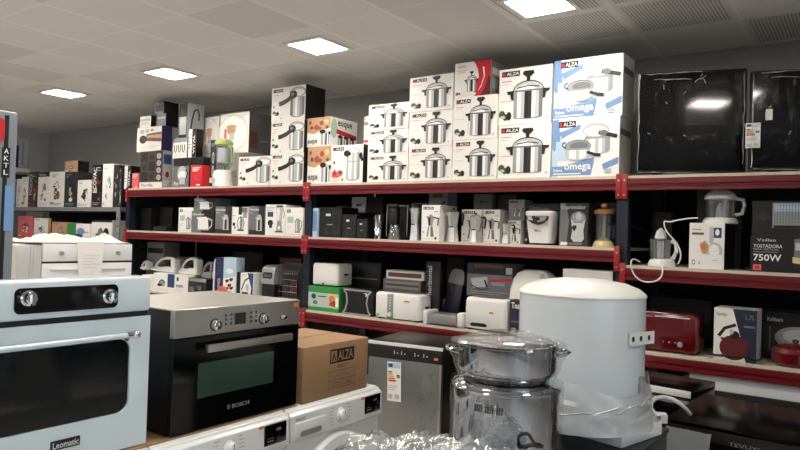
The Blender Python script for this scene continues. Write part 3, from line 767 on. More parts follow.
# ================================================================== cartons on the racks
def depth_to(x0, Y0, xs, y):
    """depth a box needs so its far edge shows at pixel column xs when its near corner shows at x0"""
    X = at(x0, y, Y0).x; d = ray(xs, y); return d.y * (X / d.x) - Y0
def carton(x0, x1, yt, base, Yf, label, art=None, dep=.22, m=CARD, cat='box', group=None, name='carton', side=None, xs=None, ztop=None, sm=None, rot=0.):
    xm = (x0 + x1) / 2
    zt = at(xm, yt, Yf).z if ztop is None else ztop
    Xm = at(xm, yt, Yf).x; yb = px((Xm, Yf, base))[1]; ym = (yt + yb) / 2
    A, B = at(x0, ym, Yf).x + .001, at(x1, ym, Yf).x - .001
    if xs: dep = depth_to(x1, Yf, xs, ym)
    dep = min(dep, 4.97 - Yf)
    if base < D1 - .05 and Yf + dep > YR + .02:           # keep clear of the rack uprights
        for xp in XP:
            if A < xp + .042 and B > xp - .042:
                if (A + B) / 2 > xp: A = xp + .042
                else: B = xp - .042
    w, h = B - A, zt - base - .0008
    mb = MB(); mb.rbox(-w / 2, w / 2, 0, dep, 0, h, m, .0025, 1)
    if h > .12 and w > .08:                      # closed flaps and tape along the top
        mb.box(-w / 2 + .004, w / 2 - .004, dep / 2 - .0008, dep / 2 + .0008, h, h + .0004, LINK)
    if art: art(Pl(mb, (-w / 2, 0, 0), (w, 0, 0), (0, 0, h), (0, -1, 0)))
    if sm or side:
        q = Pl(mb, (w / 2, 0, 0), (0, dep, 0), (0, 0, h), (1, 0, 0))
        if sm: q.rect(0, 0, 1, 1, sm)
        if side: side(q)
    o = mb.build(name, None, ((A + B) / 2, Yf, base + .0006), rot)
    tag(o, label, cat, group)
    return zt
YF = 4.185                                     # fronts of things stand just behind the beam face
# ---- top shelf, first bay
G1 = 'assorted appliance boxes on the top shelf'
carton(124.5, 131, 166, D1, 4.22, 'small black box with a white stripe at the very end of the top red shelf', art_stripes, .2, BLACKC, group=G1)
carton(131.8, 138.5, 173, D1, 4.21, 'small pink-red box beside the brown grill photo box', art_red, .12, PINKI, group=G1)
z = carton(140, 162.5, 151, D1, YF, 'brown box printed with dark grilled meat photos above a white strip', art_meat, m=BROWNI, xs=172, side=side_mixed, group=G1)
z2 = carton(137, 161.5, 127, z, YF, 'white box with sandwich photos resting on the brown meat photo box', art_sandwich, xs=172, sm=PURPLE, group=G1)
z3 = carton(140, 151, 116, z2, YF, 'small white box with black side stacked on the sandwich box', art_label_top, xs=156, sm=BLACKC, group=G1)
z3 = carton(157, 166, 113.5, z2, YF + .02, 'small grey box with black side beside the small white one on the sandwich box', art_label_top, m=GREYC, xs=178, sm=BLACKC, group=G1)
carton(155, 164, 101.5, z3, YF + .03, 'flat black box at the very top of the end stack', art_plain((DGREY, .2, .7)), m=GREYC, xs=178.5, sm=BLACKC, group=G1)
z = carton(173.5, 189, 158, D1, YF, 'dark box with a white iron picture next to the small red box', art_iron_card, .2, DGREY, xs=191, group=G1)
z2 = carton(173, 187, 138, z + .0, YF, 'white box with black cup-like drawings on the dark iron box', art_mugs, .2, xs=189, sm=GINK, group=G1)
carton(190.5, 202, 165, D1, YF - .005, 'small red box with white lettering lines on the top shelf', art_red, .16, REDI, group=G1)
za = at(196, 165, YF).z
zb = carton(189.5, 203, 157, za, YF + .01, 'low black box lying on the small red box', None, .2, BLACKC, group=G1)
zc = carton(188.5, 196, 129, zb, YF + .01, 'upright white and black striped box under the tilted hose picture box', art_stripes, xs=203, sm=BLACKC, group=G1)
carton(179, 187, 103, z2, YF + .02, 'large grey box with a curved black hose picture topping its stack', art_plain((SILVER, .1, .6)), m=BLACKC, xs=204, side=art_hose, group=G1)
carton(210, 215, 140, D1, 4.275, 'dark box with two pale round pictures behind the blender', art_cups, .14, DGREY, group=G1)
z = carton(203, 238, 154, D1, 4.42, 'white box partly hidden behind the lime lidded blender', art_plain((LINK, .3, .5)), .36, group=G1)
carton(203, 219, 117, z, 4.46, 'pale grey box with faint pictures behind the round plate box', art_disc, .2, GREYC, group=G1)
carton(220, 249, 113, z, 4.42, 'big white box printed with a pale round plate, raised behind the pressure cooker box', art_disc, xs=271, side=side_wood, sm=GINK, group=G1)
GL = 'white long-handled pressure cooker boxes'
carton(238.5, 270.5, 156.5, D1, YF, 'single white box with a long-handled pot picture standing low beside the stack of three', lambda p: art_long(p), .26, group=GL)
z = carton(270.8, 303.5, 153.5, D1, YF, 'bottom box of the three stacked long-handled pot boxes', art_long, .26, xs=324, sm=BLACKC, group=GL)
z = carton(270.8, 304, 121, z, YF, 'middle box of the three stacked long-handled pot boxes', art_long, .26, xs=324, sm=BLACKC, group=GL)
carton(271.5, 305.5, 86.5, z, YF, 'top box of the three stacked long-handled pot boxes, with black side showing', lambda p: art_long(p, True), .26, xs=325, sm=BLACKC, group=GL)
# ---- top shelf, second bay
GE = 'cookware boxes with red food photos'
z = carton(307.5, 331, 146.5, D1, YF + .03, 'lower box with red food photo and pot under its twin', art_food, .28, xs=356, side=side_food, group=GE)
carton(307.3, 330.5, 117.5, z, YF + .03, 'upper box with red food photo, its red and black printed side in view', art_food, .28, xs=357, side=side_food, group=GE)
carton(331.2, 363, 145, D1, YF, 'white box with a two-gripped pot and tomatoes, alone beside the food photo boxes', art_two_grip, xs=367.5, sm=BLACKC)
z = carton(364.5, 374, 146, D1, YF + .25, 'low white box hidden behind the first column of pot boxes', None, .2)
carton(363.5, 374, 116, z, YF + .25, 'white box edge with a red mark peeping out behind the first column of pot boxes', art_plain((PINKI, .12, .2), (MINK, .7, .8)), .2)
GP = 'white pressure cooker boxes with tall pot pictures'
cols = [('first', (367.5, 408), (155, 129.5, 103.5)), ('second', (408.4, 452), (146.5, 111, 75.5)), ('third', (452.4, 497), (139.5, 96)), ('fourth', (498, 551), (124.5, 67))]
tops = {}
for nm, (a, b), ys in cols:
    z = D1
    for k, y in enumerate(ys):
        pos = {3: ('bottom', 'middle', 'top'), 2: ('lower', 'upper')}[len(ys)][k]
        s = (0, .8, 1.6)[k] * (.7 if nm != 'fourth' else 1.0)
        z = carton(a + s, b + s, y, z, YF + (.004 if k % 2 else 0), f'{pos} white pot box in the {nm} column after the two-gripped pot box', art_cooker_big if nm == 'fourth' else art_cooker, .27, group=GP)
    tops[nm] = z
carton(455, 491, 61.5, tops['third'] + .001, YF + .01, 'white and red pressure cooker box crowning the third column', art_cooker_red, xs=512, sm=GREYC, side=art_plain((MINK, .2, .5), (LINK, .6, .8)))
z = carton(552, 619.5, 118, D1, YF, 'lower blue and white box picturing two pans, on the top red shelf', art_set, xs=631, sm=CARD, side=art_plain((GINK, .7, .8)), group='blue and white cookware set boxes')
carton(554, 623, 57, z, YF + .006, 'upper blue and white box picturing two pans, reaching towards the ceiling', art_set, xs=634, sm=CARD, side=art_plain((GINK, .7, .8)), group='blue and white cookware set boxes')

# ---- middle shelf, first bay
G2 = 'kettle boxes on the middle shelf'
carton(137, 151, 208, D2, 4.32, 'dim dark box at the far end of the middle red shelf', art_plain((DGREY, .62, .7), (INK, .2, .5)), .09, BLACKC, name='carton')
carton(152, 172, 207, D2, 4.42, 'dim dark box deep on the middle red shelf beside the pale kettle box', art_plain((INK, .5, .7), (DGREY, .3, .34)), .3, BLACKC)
carton(153, 166, 226, D2, 4.22, 'small low dark box at the front of the nearly empty shelf end', art_plain((DGREY, .3, .7)), .12, BLACKC)
carton(178.5, 192.5, 207.5, D2, YF + .01, 'white kettle box with green square at the end of the kettle row', art_kettle_white, .2, group=G2)
z = carton(191.5, 214, 211, D2, YF - .004, 'dark kettle box with a white jug kettle picture, carrying another box', art_kettle_dark, .2, DGREY, group=G2)
carton(194, 214.5, 198, z, YF + .02, 'grey kettle box lying on top of the dark white-jug kettle box', art_kettle_dark, .2, GREYC, group=G2)
carton(215.3, 231.3, 206.5, D2, YF, 'grey kettle box between the stacked pair and the white coffee machine box', art_kettle_grey, .2, GREYC, group=G2)
carton(232, 248, 207, D2, YF, 'white box with a round coffee pot picture among the kettle boxes', art_coffee, .2, group=G2)
carton(249, 264.5, 206, D2, YF, 'grey kettle box between the white coffee pot box and the blender box', art_kettle_grey, .2, GREYC, group=G2)
carton(265.5, 285, 204.5, D2, YF - .01, 'tall white box with a jug blender picture at the end of the kettle row', art_blender, .2, group=G2)
carton(285.5, 303, 207.5, D2, YF, 'white kettle box with green square next to the blue rack upright', art_kettle_white, .2, group=G2)
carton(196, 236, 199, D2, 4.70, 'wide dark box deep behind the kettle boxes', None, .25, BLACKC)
# ---- middle shelf, second bay
carton(310.5, 317.5, 208, D2, YF + .02, 'narrow pale blue box beside the dark blue upright', art_plain((BLUEI, .2, .9)), .2, LBLUE)
carton(319, 341.5, 207, D2, YF + .03, 'tall black coffee machine box with small white tags', art_tags, .22, BLACKC, group='black coffee machine boxes')
carton(342, 356, 214.5, D2, YF + .02, 'black coffee machine box of middle height beside the tall one', art_tags, .22, BLACKC, group='black coffee machine boxes')
carton(356.5, 367, 219, D2, YF + .01, 'shortest black coffee machine box next to the slim steel coffee pot', art_tags, .22, BLACKC, group='black coffee machine boxes')
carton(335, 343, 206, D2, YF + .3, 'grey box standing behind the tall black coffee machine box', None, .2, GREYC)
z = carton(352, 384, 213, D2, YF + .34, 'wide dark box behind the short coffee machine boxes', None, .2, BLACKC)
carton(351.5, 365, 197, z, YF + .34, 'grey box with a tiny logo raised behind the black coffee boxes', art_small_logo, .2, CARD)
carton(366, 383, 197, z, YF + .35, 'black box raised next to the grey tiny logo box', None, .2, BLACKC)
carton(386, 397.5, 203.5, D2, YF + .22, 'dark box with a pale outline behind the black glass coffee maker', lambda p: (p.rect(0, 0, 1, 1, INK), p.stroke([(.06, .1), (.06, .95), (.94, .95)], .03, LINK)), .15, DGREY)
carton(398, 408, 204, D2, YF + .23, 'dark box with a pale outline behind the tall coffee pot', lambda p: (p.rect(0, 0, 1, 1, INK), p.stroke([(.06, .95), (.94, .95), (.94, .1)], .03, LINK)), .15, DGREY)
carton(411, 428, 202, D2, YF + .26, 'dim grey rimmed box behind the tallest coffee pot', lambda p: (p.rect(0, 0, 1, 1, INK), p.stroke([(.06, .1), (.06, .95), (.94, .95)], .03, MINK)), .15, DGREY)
GM = 'white coffee pot boxes'
carton(421.5, 439.5, 205, D2, YF, 'white box with a dark coffee pot print standing alone between two metal coffee pots', art_moka, .16, group=GM)
z = carton(429, 447, 205.5, D2, YF + .18, 'white box hidden behind the lone coffee pot box', None, .15)
carton(429, 447.5, 191, z, YF + .18, 'grey box with red lettering raised behind the lone coffee pot box', art_moka_grey, .15, GREYC)
carton(461.5, 482, 209.5, D2, YF + .13, 'white coffee pot box behind the mid-sized shining coffee pot', art_moka, .14, group=GM)
carton(483, 500, 209.5, D2, YF + .12, 'white coffee pot box between the mid-sized and the small coffee pot', art_moka, .14, group=GM)
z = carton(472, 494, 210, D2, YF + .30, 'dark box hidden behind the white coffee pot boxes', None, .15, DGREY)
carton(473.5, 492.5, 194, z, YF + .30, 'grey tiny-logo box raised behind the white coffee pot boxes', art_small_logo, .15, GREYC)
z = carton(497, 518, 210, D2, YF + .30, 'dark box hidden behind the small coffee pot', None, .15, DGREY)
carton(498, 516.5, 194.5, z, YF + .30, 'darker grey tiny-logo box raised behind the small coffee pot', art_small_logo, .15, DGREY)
z = carton(508, 520.5, 220.5, D2, YF + .12, 'white box tucked behind the small coffee pot', art_moka, .14, group=GM)
carton(508.5, 524.5, 199.5, z, YF + .12, 'grey box with two small pots printed on it, above the small coffee pot', art_two_mokas, .14, GREYC)
carton(525, 528, 208, D2, YF + .155, 'dark narrow box beside the white bucket shaped appliance', art_plain((LINK, .1, .16), (GINK, .4, .44)), .02, BLACKC)
carton(527, 559, 203.5, D2, YF + .18, 'dark grey box behind the white bucket shaped appliance', art_ice, .2, DGREY)
carton(559.5, 588, 203, D2, YF + .05, 'dark box with lettering over a picture of a pale citrus press', art_juicer, .2, DGREY)
carton(594, 617, 202.5, D2, YF + .27, 'dark picture box behind the clear tube fruit press', art_plain((GINK, .2, .5), (MINK, .8, .86)), .2, DGREY)
# ---- middle shelf, third bay
carton(689, 724.5, 223, D2R, YF, 'white box with a food chopper picture carrying the real chopper', art_chop, xs=735, sm=BLACKC)
z = carton(750, 816, 236, D2R, YF + .01, 'black wide toaster box with large white lettering', art_750, .25, BLACKC)
carton(752, 818, 201, z, YF + .03, 'black box with a wire grid photo on top of the wide toaster box', art_grill_photo, .2, BLACKC)
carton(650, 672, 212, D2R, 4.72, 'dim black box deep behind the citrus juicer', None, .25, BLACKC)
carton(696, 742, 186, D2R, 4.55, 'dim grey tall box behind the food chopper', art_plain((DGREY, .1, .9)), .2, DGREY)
# ---- third shelf, first bay
G3 = 'iron boxes on the low shelf'
z_i1 = carton(153.5, 175, 273.5, D3, YF + .01, 'white iron box with dark blue edge at the end of the low shelf', art_irons, .2, group=G3)
z_i2 = carton(175.3, 188, 275.5, D3, YF + .01, 'plain white iron box with a black square mark', art_white_tag, .3, group=G3)
z_i3 = carton(188.3, 206, 278.5, D3, YF, 'dark grey picture box under the dark iron', art_dark_pic, .26, DGREY, group=G3)
carton(142, 153, 275, D3, YF + .02, 'white iron box at the far end, half hidden by the pale oven', art_white_tag, .18, group=G3)
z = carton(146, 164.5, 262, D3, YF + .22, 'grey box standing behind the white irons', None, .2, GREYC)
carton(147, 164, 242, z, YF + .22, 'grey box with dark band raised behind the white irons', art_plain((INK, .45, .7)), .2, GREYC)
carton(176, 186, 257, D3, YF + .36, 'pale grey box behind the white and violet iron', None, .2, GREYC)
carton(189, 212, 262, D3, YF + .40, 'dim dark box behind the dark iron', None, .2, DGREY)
carton(223.2, 236, 257.5, D3, YF, 'tall pale blue steam mop box with black accessory pictures', art_mop, .1, LBLUE)
carton(215.2, 223, 257.5, D3, YF, 'tall violet edged box beside the pale blue mop box', art_mop_side, .1, PURPLE)
carton(236.3, 240, 272, D3, YF + .01, 'thin black box between the mop box and the red kettle box', None, .1, BLACKC)
carton(240.3, 253, 273, D3, YF, 'white box with red kettle print beside the thin black box', art_coffee_red, .2)
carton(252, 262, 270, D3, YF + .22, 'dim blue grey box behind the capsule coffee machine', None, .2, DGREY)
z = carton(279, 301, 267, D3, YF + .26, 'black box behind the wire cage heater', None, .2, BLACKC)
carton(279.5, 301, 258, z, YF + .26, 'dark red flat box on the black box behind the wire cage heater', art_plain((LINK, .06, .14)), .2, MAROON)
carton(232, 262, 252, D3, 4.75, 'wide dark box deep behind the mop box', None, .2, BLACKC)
# ---- third shelf, second bay
z_g = carton(306.5, 339, 286.5, D3, YF, 'green toaster box with toast pictures under a white toaster', art_green, .18, GREENI)
z = carton(342, 380, 286, D3, YF + .30, 'dark toaster box behind the black and silver toaster', art_plain((DGREY, .5, .8)), .2, BLACKC)
carton(342, 381, 262, z, YF + .30, 'dark picture box stacked behind the black and silver toaster', art_plain((DGREY, .6, .9), (GINK, .3, .34)), .2, BLACKC)
z = carton(384, 424, 291.5, D3, YF + .24, 'low dark box behind the white toaster with grey panel', art_plain((DGREY, .6, .8)), .16, GREYC)
z = carton(383, 421, 279.5, z, YF + .24, 'grey flat picture box behind the white toaster with grey panel', art_plain((MINK, .2, .8), (BROWNI, .4, .6)), .16, GREYC)
carton(386, 424, 271, z, YF + .24, 'flat white and brown picture box topping the pile behind the white toaster', art_plain((BROWNI, .25, .75)), .16, CARD)
carton(425.5, 440, 262, D3, YF + .16, 'tall black box with vertical white lettering', art_horizontal, .045, BLACKC)
carton(446.5, 464, 258, D3, YF + .37, 'tall dark box behind the upright grill plate', None, .14, BLACKC)
z = carton(468, 512, 297, D3, YF + .17, 'dark box under the toaster picture box', None, .2, BLACKC)
carton(467, 512.5, 263.5, z, YF + .17, 'grey box with a white toaster picture behind the plain white toaster', art_toaster_pic, .2, GREYC)
z_t = carton(509.8, 524, 300.5, D3, YF, 'dark toaster box with bold white lettering beside the plain white toaster', art_tost, .2, DGREY)
carton(525.3, 556, 304, D3, YF + .01, 'dark box mostly hidden behind the white water heater', None, .2, DGREY)
carton(562, 612, 270, D3, YF + .02, 'white printed box above the domed water heater lid', art_white_print, .2)
# ---- third shelf, third bay
carton(713.5, 757, 309, D3, YF, 'white and blue box with a red kettle picture on the lowest red shelf', art_redkettle, .2)
carton(758, 815, 312.5, D3, YF + .25, 'black box with a grey oval picture next to the red kettle box', art_bokken, .22, BLACKC)
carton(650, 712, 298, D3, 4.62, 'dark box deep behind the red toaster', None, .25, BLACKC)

# ---- grey shelving at the far end
GS = 'small appliance boxes on the grey shelving'
def gcart(x0, x1, yt, label, art, m=CARD, base=None, Yf=4.2, dep=.2, **k):
    return carton(x0, x1, yt, (GZ + .002) if base is None else base, Yf, label, art, dep, m, group=GS, **k)
gcart(16.5, 21, 179, 'narrow white box at the window end of the grey shelf', art_busy(CARD, 1, (LBLUE,)))
gcart(21.5, 28, 177, 'slim white box with pink picture near the window end', art_busy(CARD, 2, (PINKI,)))
gcart(28.5, 37, 172, 'slim black box with vertical white word and red foot', art_busy(DGREY, 3, (REDI,), 'FOOD', LINK), BLACKC)
gcart(38, 49.5, 172, 'white box with black top band and dark steam iron print', lambda p: (art_busy(CARD, 4)(p), p.rect(0, .86, 1, 1, INK), p.text('Plancha', .1, .89, .7, .96, LINK)))
gcart(50, 64, 172, 'plain white box with tiny coffee cup pictures', art_busy(CARD, 15, (BROWNI,)))
zz = gcart(64.5, 77, 172, 'dark grey box carrying a pinkish box', art_busy(DGREY, 6), DGREY)
gcart(65, 78, 161, 'pinkish box with black side on the dark grey box', art_busy(TANI, 7, (CARD,)), TANI, base=zz, xs=89, sm=BLACKC)
gcart(77.5, 90.5, 180, 'white box with a pale blue panel in front of the pinkish one', art_busy(CARD, 8, (LBLUE,)), Yf=4.19)
gcart(92, 102, 165, 'tall black box with large vertical white word and red corner', art_busy(BLACKC, 9, (REDI,), 'ECOVAC'), BLACKC)
gcart(102.5, 113, 164, 'tall white box between two dark boxes', art_busy(CARD, 10, (LBLUE,)))
gcart(113.5, 118.5, 165, 'dark slim box with pale figure at the rack end of the grey shelf', art_busy(DGREY, 11), DGREY)
gcart(118.9, 121.5, 168, 'dark slim striped box touching the red rack', art_busy(DGREY, 12), DGREY)
B2 = GZ2 + .002
gcart(18, 32, 216, 'pink and brown picture box on the lower grey shelf', art_busy(PINKI, 13, (REDI, CARD)), PINKI, B2)
gcart(34, 48, 218, 'white box in a tan frame on the lower grey shelf', art_busy(CARD, 14, (BLUEI,)), TANI, B2, xs=51, sm=TANI)
gcart(52, 66, 222, 'box with grey cylinder pictures on the lower grey shelf', art_busy(TANI, 16, (GINK,)), TANI, B2)
gcart(67, 90, 223.5, 'green and white box with a violet picture on the lower grey shelf', lambda p: (p.rect(0, 0, 1, 1, CARD), p.rect(0, 0, .4, 1, GREENI), p.ell(.6, .55, .18, .2, BLUEI), p.ell(.5, .3, .2, .12, DBLUE), p.rect(.7, .5, .95, .54, GINK)), CARD, B2)
gcart(91.5, 112, 220, 'white box with a dark kettle pair on the lower grey shelf', lambda p: (p.rect(0, 0, 1, 1, CARD), p.rect(0, .9, 1, 1, DGREY), p.ell(.45, .4, .14, .25, GINK), p.ell(.72, .4, .14, .25, INK), p.ell(.3, .28, .1, .14, GINK)), CARD, B2)

# ================================================================== appliances standing on the racks
def place(x, Y, z):
    """ground point under pixel column x on plane Y at shelf height z"""
    y = 240.
    for _ in range(4):
        p = at(x, y, Y); y = px((p.x, Y, z))[1]
    return Vector((at(x, y, Y).x, Y, z))
def width_at(x0, x1, y, Y):
    return at(x1, y, Y).x - at(x0, y, Y).x
def round_at(x0, x1, y, Y):
    """radius of a round thing whose outline spans two pixel columns at depth Y"""
    a, b = at(x0, y, Y), at(x1, y, Y); q = math.atan2(a.x, Y), math.atan2(b.x, Y)
    return math.hypot((a.x + b.x) / 2, Y) * math.sin((q[1] - q[0]) / 2)
def height_to(p, ytop):
    return at(px(p)[0], ytop, p.y).z - p.z
def moka(x0, x1, ytop, Y, label, rot=0.):
    p = place((x0 + x1) / 2, Y, D2 + .0008); h = height_to(p, ytop); R_ = round_at(x0, x1, 230, Y)
    t = thing('moka_pot', label, 'coffee pot', p, rot, 'shining coffee pots on the middle shelf')
    n = 8; a0 = PI / 8
    MB().lathe([(R_, 0), (R_ * .98, .02 * h), (R_ * .74, .40 * h), (R_ * .74, .42 * h)], ALU, n, a0=a0, smooth=False).build('water_base', t)
    MB().lathe([(R_ * .78, .425 * h), (R_ * .78, .455 * h)], CHROME, 24).build('collar', t)
    j = MB(); j.lathe([(R_ * .70, .46 * h), (R_ * .98, .86 * h), (R_ * 1.0, .87 * h)], ALU, n, a0=a0, smooth=False)
    j.prism([(-R_ * .70, .68 * h), (-R_ * 1.28, .865 * h), (-R_ * .70, .865 * h)], -.16 * R_, .16 * R_, ALU)
    j.build('jug', t)
    MB().lathe([(R_ * .98, .872 * h), (R_ * .5, .93 * h), (R_ * .12, .945 * h)], ALU, n, a0=a0, smooth=False).build('lid', t)
    MB().lathe([(R_ * .10, .945 * h), (R_ * .22, .97 * h), (R_ * .20, h), (R_ * .08, h * 1.005)], PLASTB, 12).build('lid_knob', t)
    MB().tube([(R_ * .92, 0, .84 * h), (R_ * 1.5, 0, .85 * h), (R_ * 1.62, 0, .78 * h), (R_ * 1.48, 0, .48 * h)], [R_ * .16, R_ * .17, R_ * .17, R_ * .13], PLASTB, 8).build('handle', t)
    return t
moka(409, 419.5, 204, YF + .06, 'tallest shining coffee pot, between the black glass coffee maker and the lone pot box')
moka(446.5, 459, 208, YF + .07, 'wide waisted shining coffee pot just after the lone pot box', .3)
moka(468.5, 481.5, 213, YF + .07, 'mid-sized shining coffee pot in front of a white pot box', .2)
moka(501.5, 511, 221.5, YF + .06, 'smallest shining coffee pot under the two-pot grey box', .4)
# slim straight steel coffee pot
p = place(378, YF + .07, D2 + .0008); h = height_to(p, 214); R_ = round_at(374, 383, 230, YF)
t = thing('coffee_pot', 'slim straight steel coffee pot beside the shortest black coffee box', 'coffee pot', p)
MB().lathe([(R_, 0), (R_, .42 * h), (R_ * .94, .44 * h), (R_ * .94, .46 * h), (R_, .48 * h), (R_ * .95, .94 * h), (R_ * .6, h), (.002, h)], CHROME, 24).build('body', t)
MB().tube([(-R_ * .9, 0, .88 * h), (-R_ * 1.5, 0, .84 * h), (-R_ * 1.5, 0, .4 * h), (-R_ * .95, 0, .34 * h)], R_ * .18, PLASTB).build('handle', t)
# black coffee maker with glass foot
p = place(394, YF + .08, D2 + .0008); h = height_to(p, 207); R_ = round_at(388, 400, 230, YF)
t = thing('plunger_coffee_maker', 'black coffee maker with flared clear glass foot and steel band', 'coffee maker', p)
MB().lathe([(R_ * 1.05, 0), (R_ * 1.02, .01), (R_ * .74, .38 * h)], JUG, 24, cap=False).build('glass_foot', t)
MB().lathe([(R_ * .78, .385 * h), (R_ * .78, .44 * h)], CHROME, 24).build('steel_band', t)
MB().lathe([(R_ * .80, .445 * h), (R_ * .98, .92 * h), (R_ * .9, .96 * h), (.003, h)], PLASTB, 24).build('body', t)
MB().tube([(R_ * .9, 0, .88 * h), (R_ * 1.6, 0, .84 * h), (R_ * 1.5, 0, .52 * h)], R_ * .13, PLASTB).build('handle', t)
MB().tube([(0, 0, .012), (0, 0, .37 * h)], .004, CHROME, 8).build('plunger_rod', t)
# white bucket appliance (square tapered)
p = place(543, YF + .09, D2 + .0008); h = height_to(p, 211.5); W = width_at(529, 559, 228, YF) / 2
t = thing('ice_cream_maker', 'white tapered bucket appliance with a dark curved display on the middle shelf', 'appliance', p)
def ring(w, d, z, r=.3, n=6):
    o = []
    for sx, sy, a in ((1, 1, 0), (-1, 1, 90), (-1, -1, 180), (1, -1, 270)):
        for i in range(n + 1):
            q = math.radians(a + 90 * i / n); o.append((sx * (w - w * r) + w * r * math.cos(q), sy * (d - w * r) + w * r * math.sin(q), z))
    return o
def loft(rings, m, mb=None):
    mb = mb or MB(); n = len(rings[0]); vs = [v for q in rings for v in q]
    fs = [(k * n + i, k * n + (i + 1) % n, (k + 1) * n + (i + 1) % n, (k + 1) * n + i) for k in range(len(rings) - 1) for i in range(n)]
    fs += [tuple(range(n - 1, -1, -1)), tuple(range((len(rings) - 1) * n, len(rings) * n))]
    return mb.add(vs, fs, m, True)
dW = .09
loft([ring(W * .72, dW * .74, .012), ring(W * .80, dW * .8, .25 * h), ring(W * .94, dW * .96, .86 * h), ring(W * 1.0, dW, .9 * h), ring(W * 1.0, dW, .985 * h), ring(W * .9, dW * .9, h)], PLASTW).build('body', t)
loft([ring(W * .82, dW * .84, h + .001), ring(W * .8, dW * .82, h + .012), ring(W * .45, dW * .5, h + .022)], SMOKE).build('lid', t)
q = MB(); pl = Pl(q, (-W * .80, -dW * .985, .58 * h), (W * 1.56, 0, 0), (0, -.010, .27 * h), (0, -1, 0))
pl.l = 6; pl.poly([(0, 1), (1, 1), (.96, .6), (.76, .2), (.5, .02), (.24, .2), (.04, .6)], DGREY); pl.poly([(.04, .95), (.24, .95), (.3, .5), (.1, .55)], LINK); pl.poly([(.4, .95), (.9, .95), (.8, .5), (.5, .3)], MINK); pl.ell(.5, .7, .1, .2, INK)
q.build('display', t)
q = MB(); pl = Pl(q, (-W * .25, -dW * .935, .38 * h), (W * .5, 0, 0), (0, -.004, .10 * h), (0, -1, 0)); pl.l = 6; pl.text('Mira', 0, 0, .8, .9, GINK); q.build('logo', t)
for sx in (-.5, .5):
    MB().lathe([(.014, 0), (.014, .012)], RUBBER, 12, c=(W * sx, 0, 0)).build('foot', t)
# clear tube fruit press with wooden ring
p = place(603.3, YF + .15, D2 + .0008); h = height_to(p, 203); R_ = round_at(589, 612, 240, YF)
t = thing('fruit_press', 'clear tube press with cream base and wooden ring beside the rack upright', 'press', p)
MB().lathe([(R_, 0), (R_, .02 * h), (R_ * .9, .10 * h), (R_ * .72, .14 * h), (R_ * .2, .22 * h)], CREAM, 32).build('base', t)
MB().lathe([(R_ * .74, .10 * h), (R_ * .76, .74 * h)], JUG, 28, cap=False).build('clear_tube', t)
MB().lathe([(R_ * .14, .2 * h), (R_ * .12, .76 * h)], CREAM, 14).build('column', t)
MB().lathe([(R_ * .5, .745 * h), (R_ * .93, .75 * h), (R_ * .95, .84 * h), (R_ * .5, .85 * h)], WOOD, 32).build('wooden_ring', t)
b = MB(); b.ball((0, 0, .93 * h), R_ * .30, R_ * .30, .07 * h, WOOD); b.build('wooden_knob', t)
# blender on the top shelf
p = place(222.5, YF + .06, D1 + .0008); h = height_to(p, 139); R_ = round_at(212.5, 233, 170, YF)
t = thing('blender', 'clear jug blender with lime lid and white base on the top red shelf', 'blender', p)
MB().lathe([(R_ * 1.02, 0), (R_ * 1.02, .02), (R_ * .96, .24 * h), (R_ * .88, .32 * h), (R_ * .7, .34 * h)], PLASTW, 32).build('base', t)
MB().lathe([(R_ * .62, .345 * h), (R_ * .72, .42 * h), (R_ * .84, .86 * h)], JUG, 28, cap=False).build('jug', t)
b = MB(); b.lathe([(.008, .35 * h), (.008, .42 * h)], CHROME, 8); b.prism([(-.03, .42 * h), (.03, .44 * h), (.0, .425 * h)], -.005, .005, CHROME); b.build('blade', t)
MB().lathe([(R_ * .62, .50 * h), (R_ * .60, .80 * h)], PLASTW, 20, cap=False).build('inner_filter', t)
b = MB(); b.lathe([(R_ * .9, .865 * h), (R_ * .92, .93 * h), (R_ * .8, .96 * h), (R_ * .4, h), (.004, h)], LIME, 28); b.build('lid', t)
MB().tube([(R_ * .84, 0, .84 * h), (R_ * 1.3, 0, .80 * h), (R_ * 1.28, 0, .48 * h), (R_ * .76, 0, .43 * h)], R_ * .13, LIME).build('handle', t)
MB().cyl((-R_ * .3, -R_ * .98, .12 * h), (-R_ * .3, -R_ * 1.10, .12 * h), R_ * .3, LINK).build('knob', t)

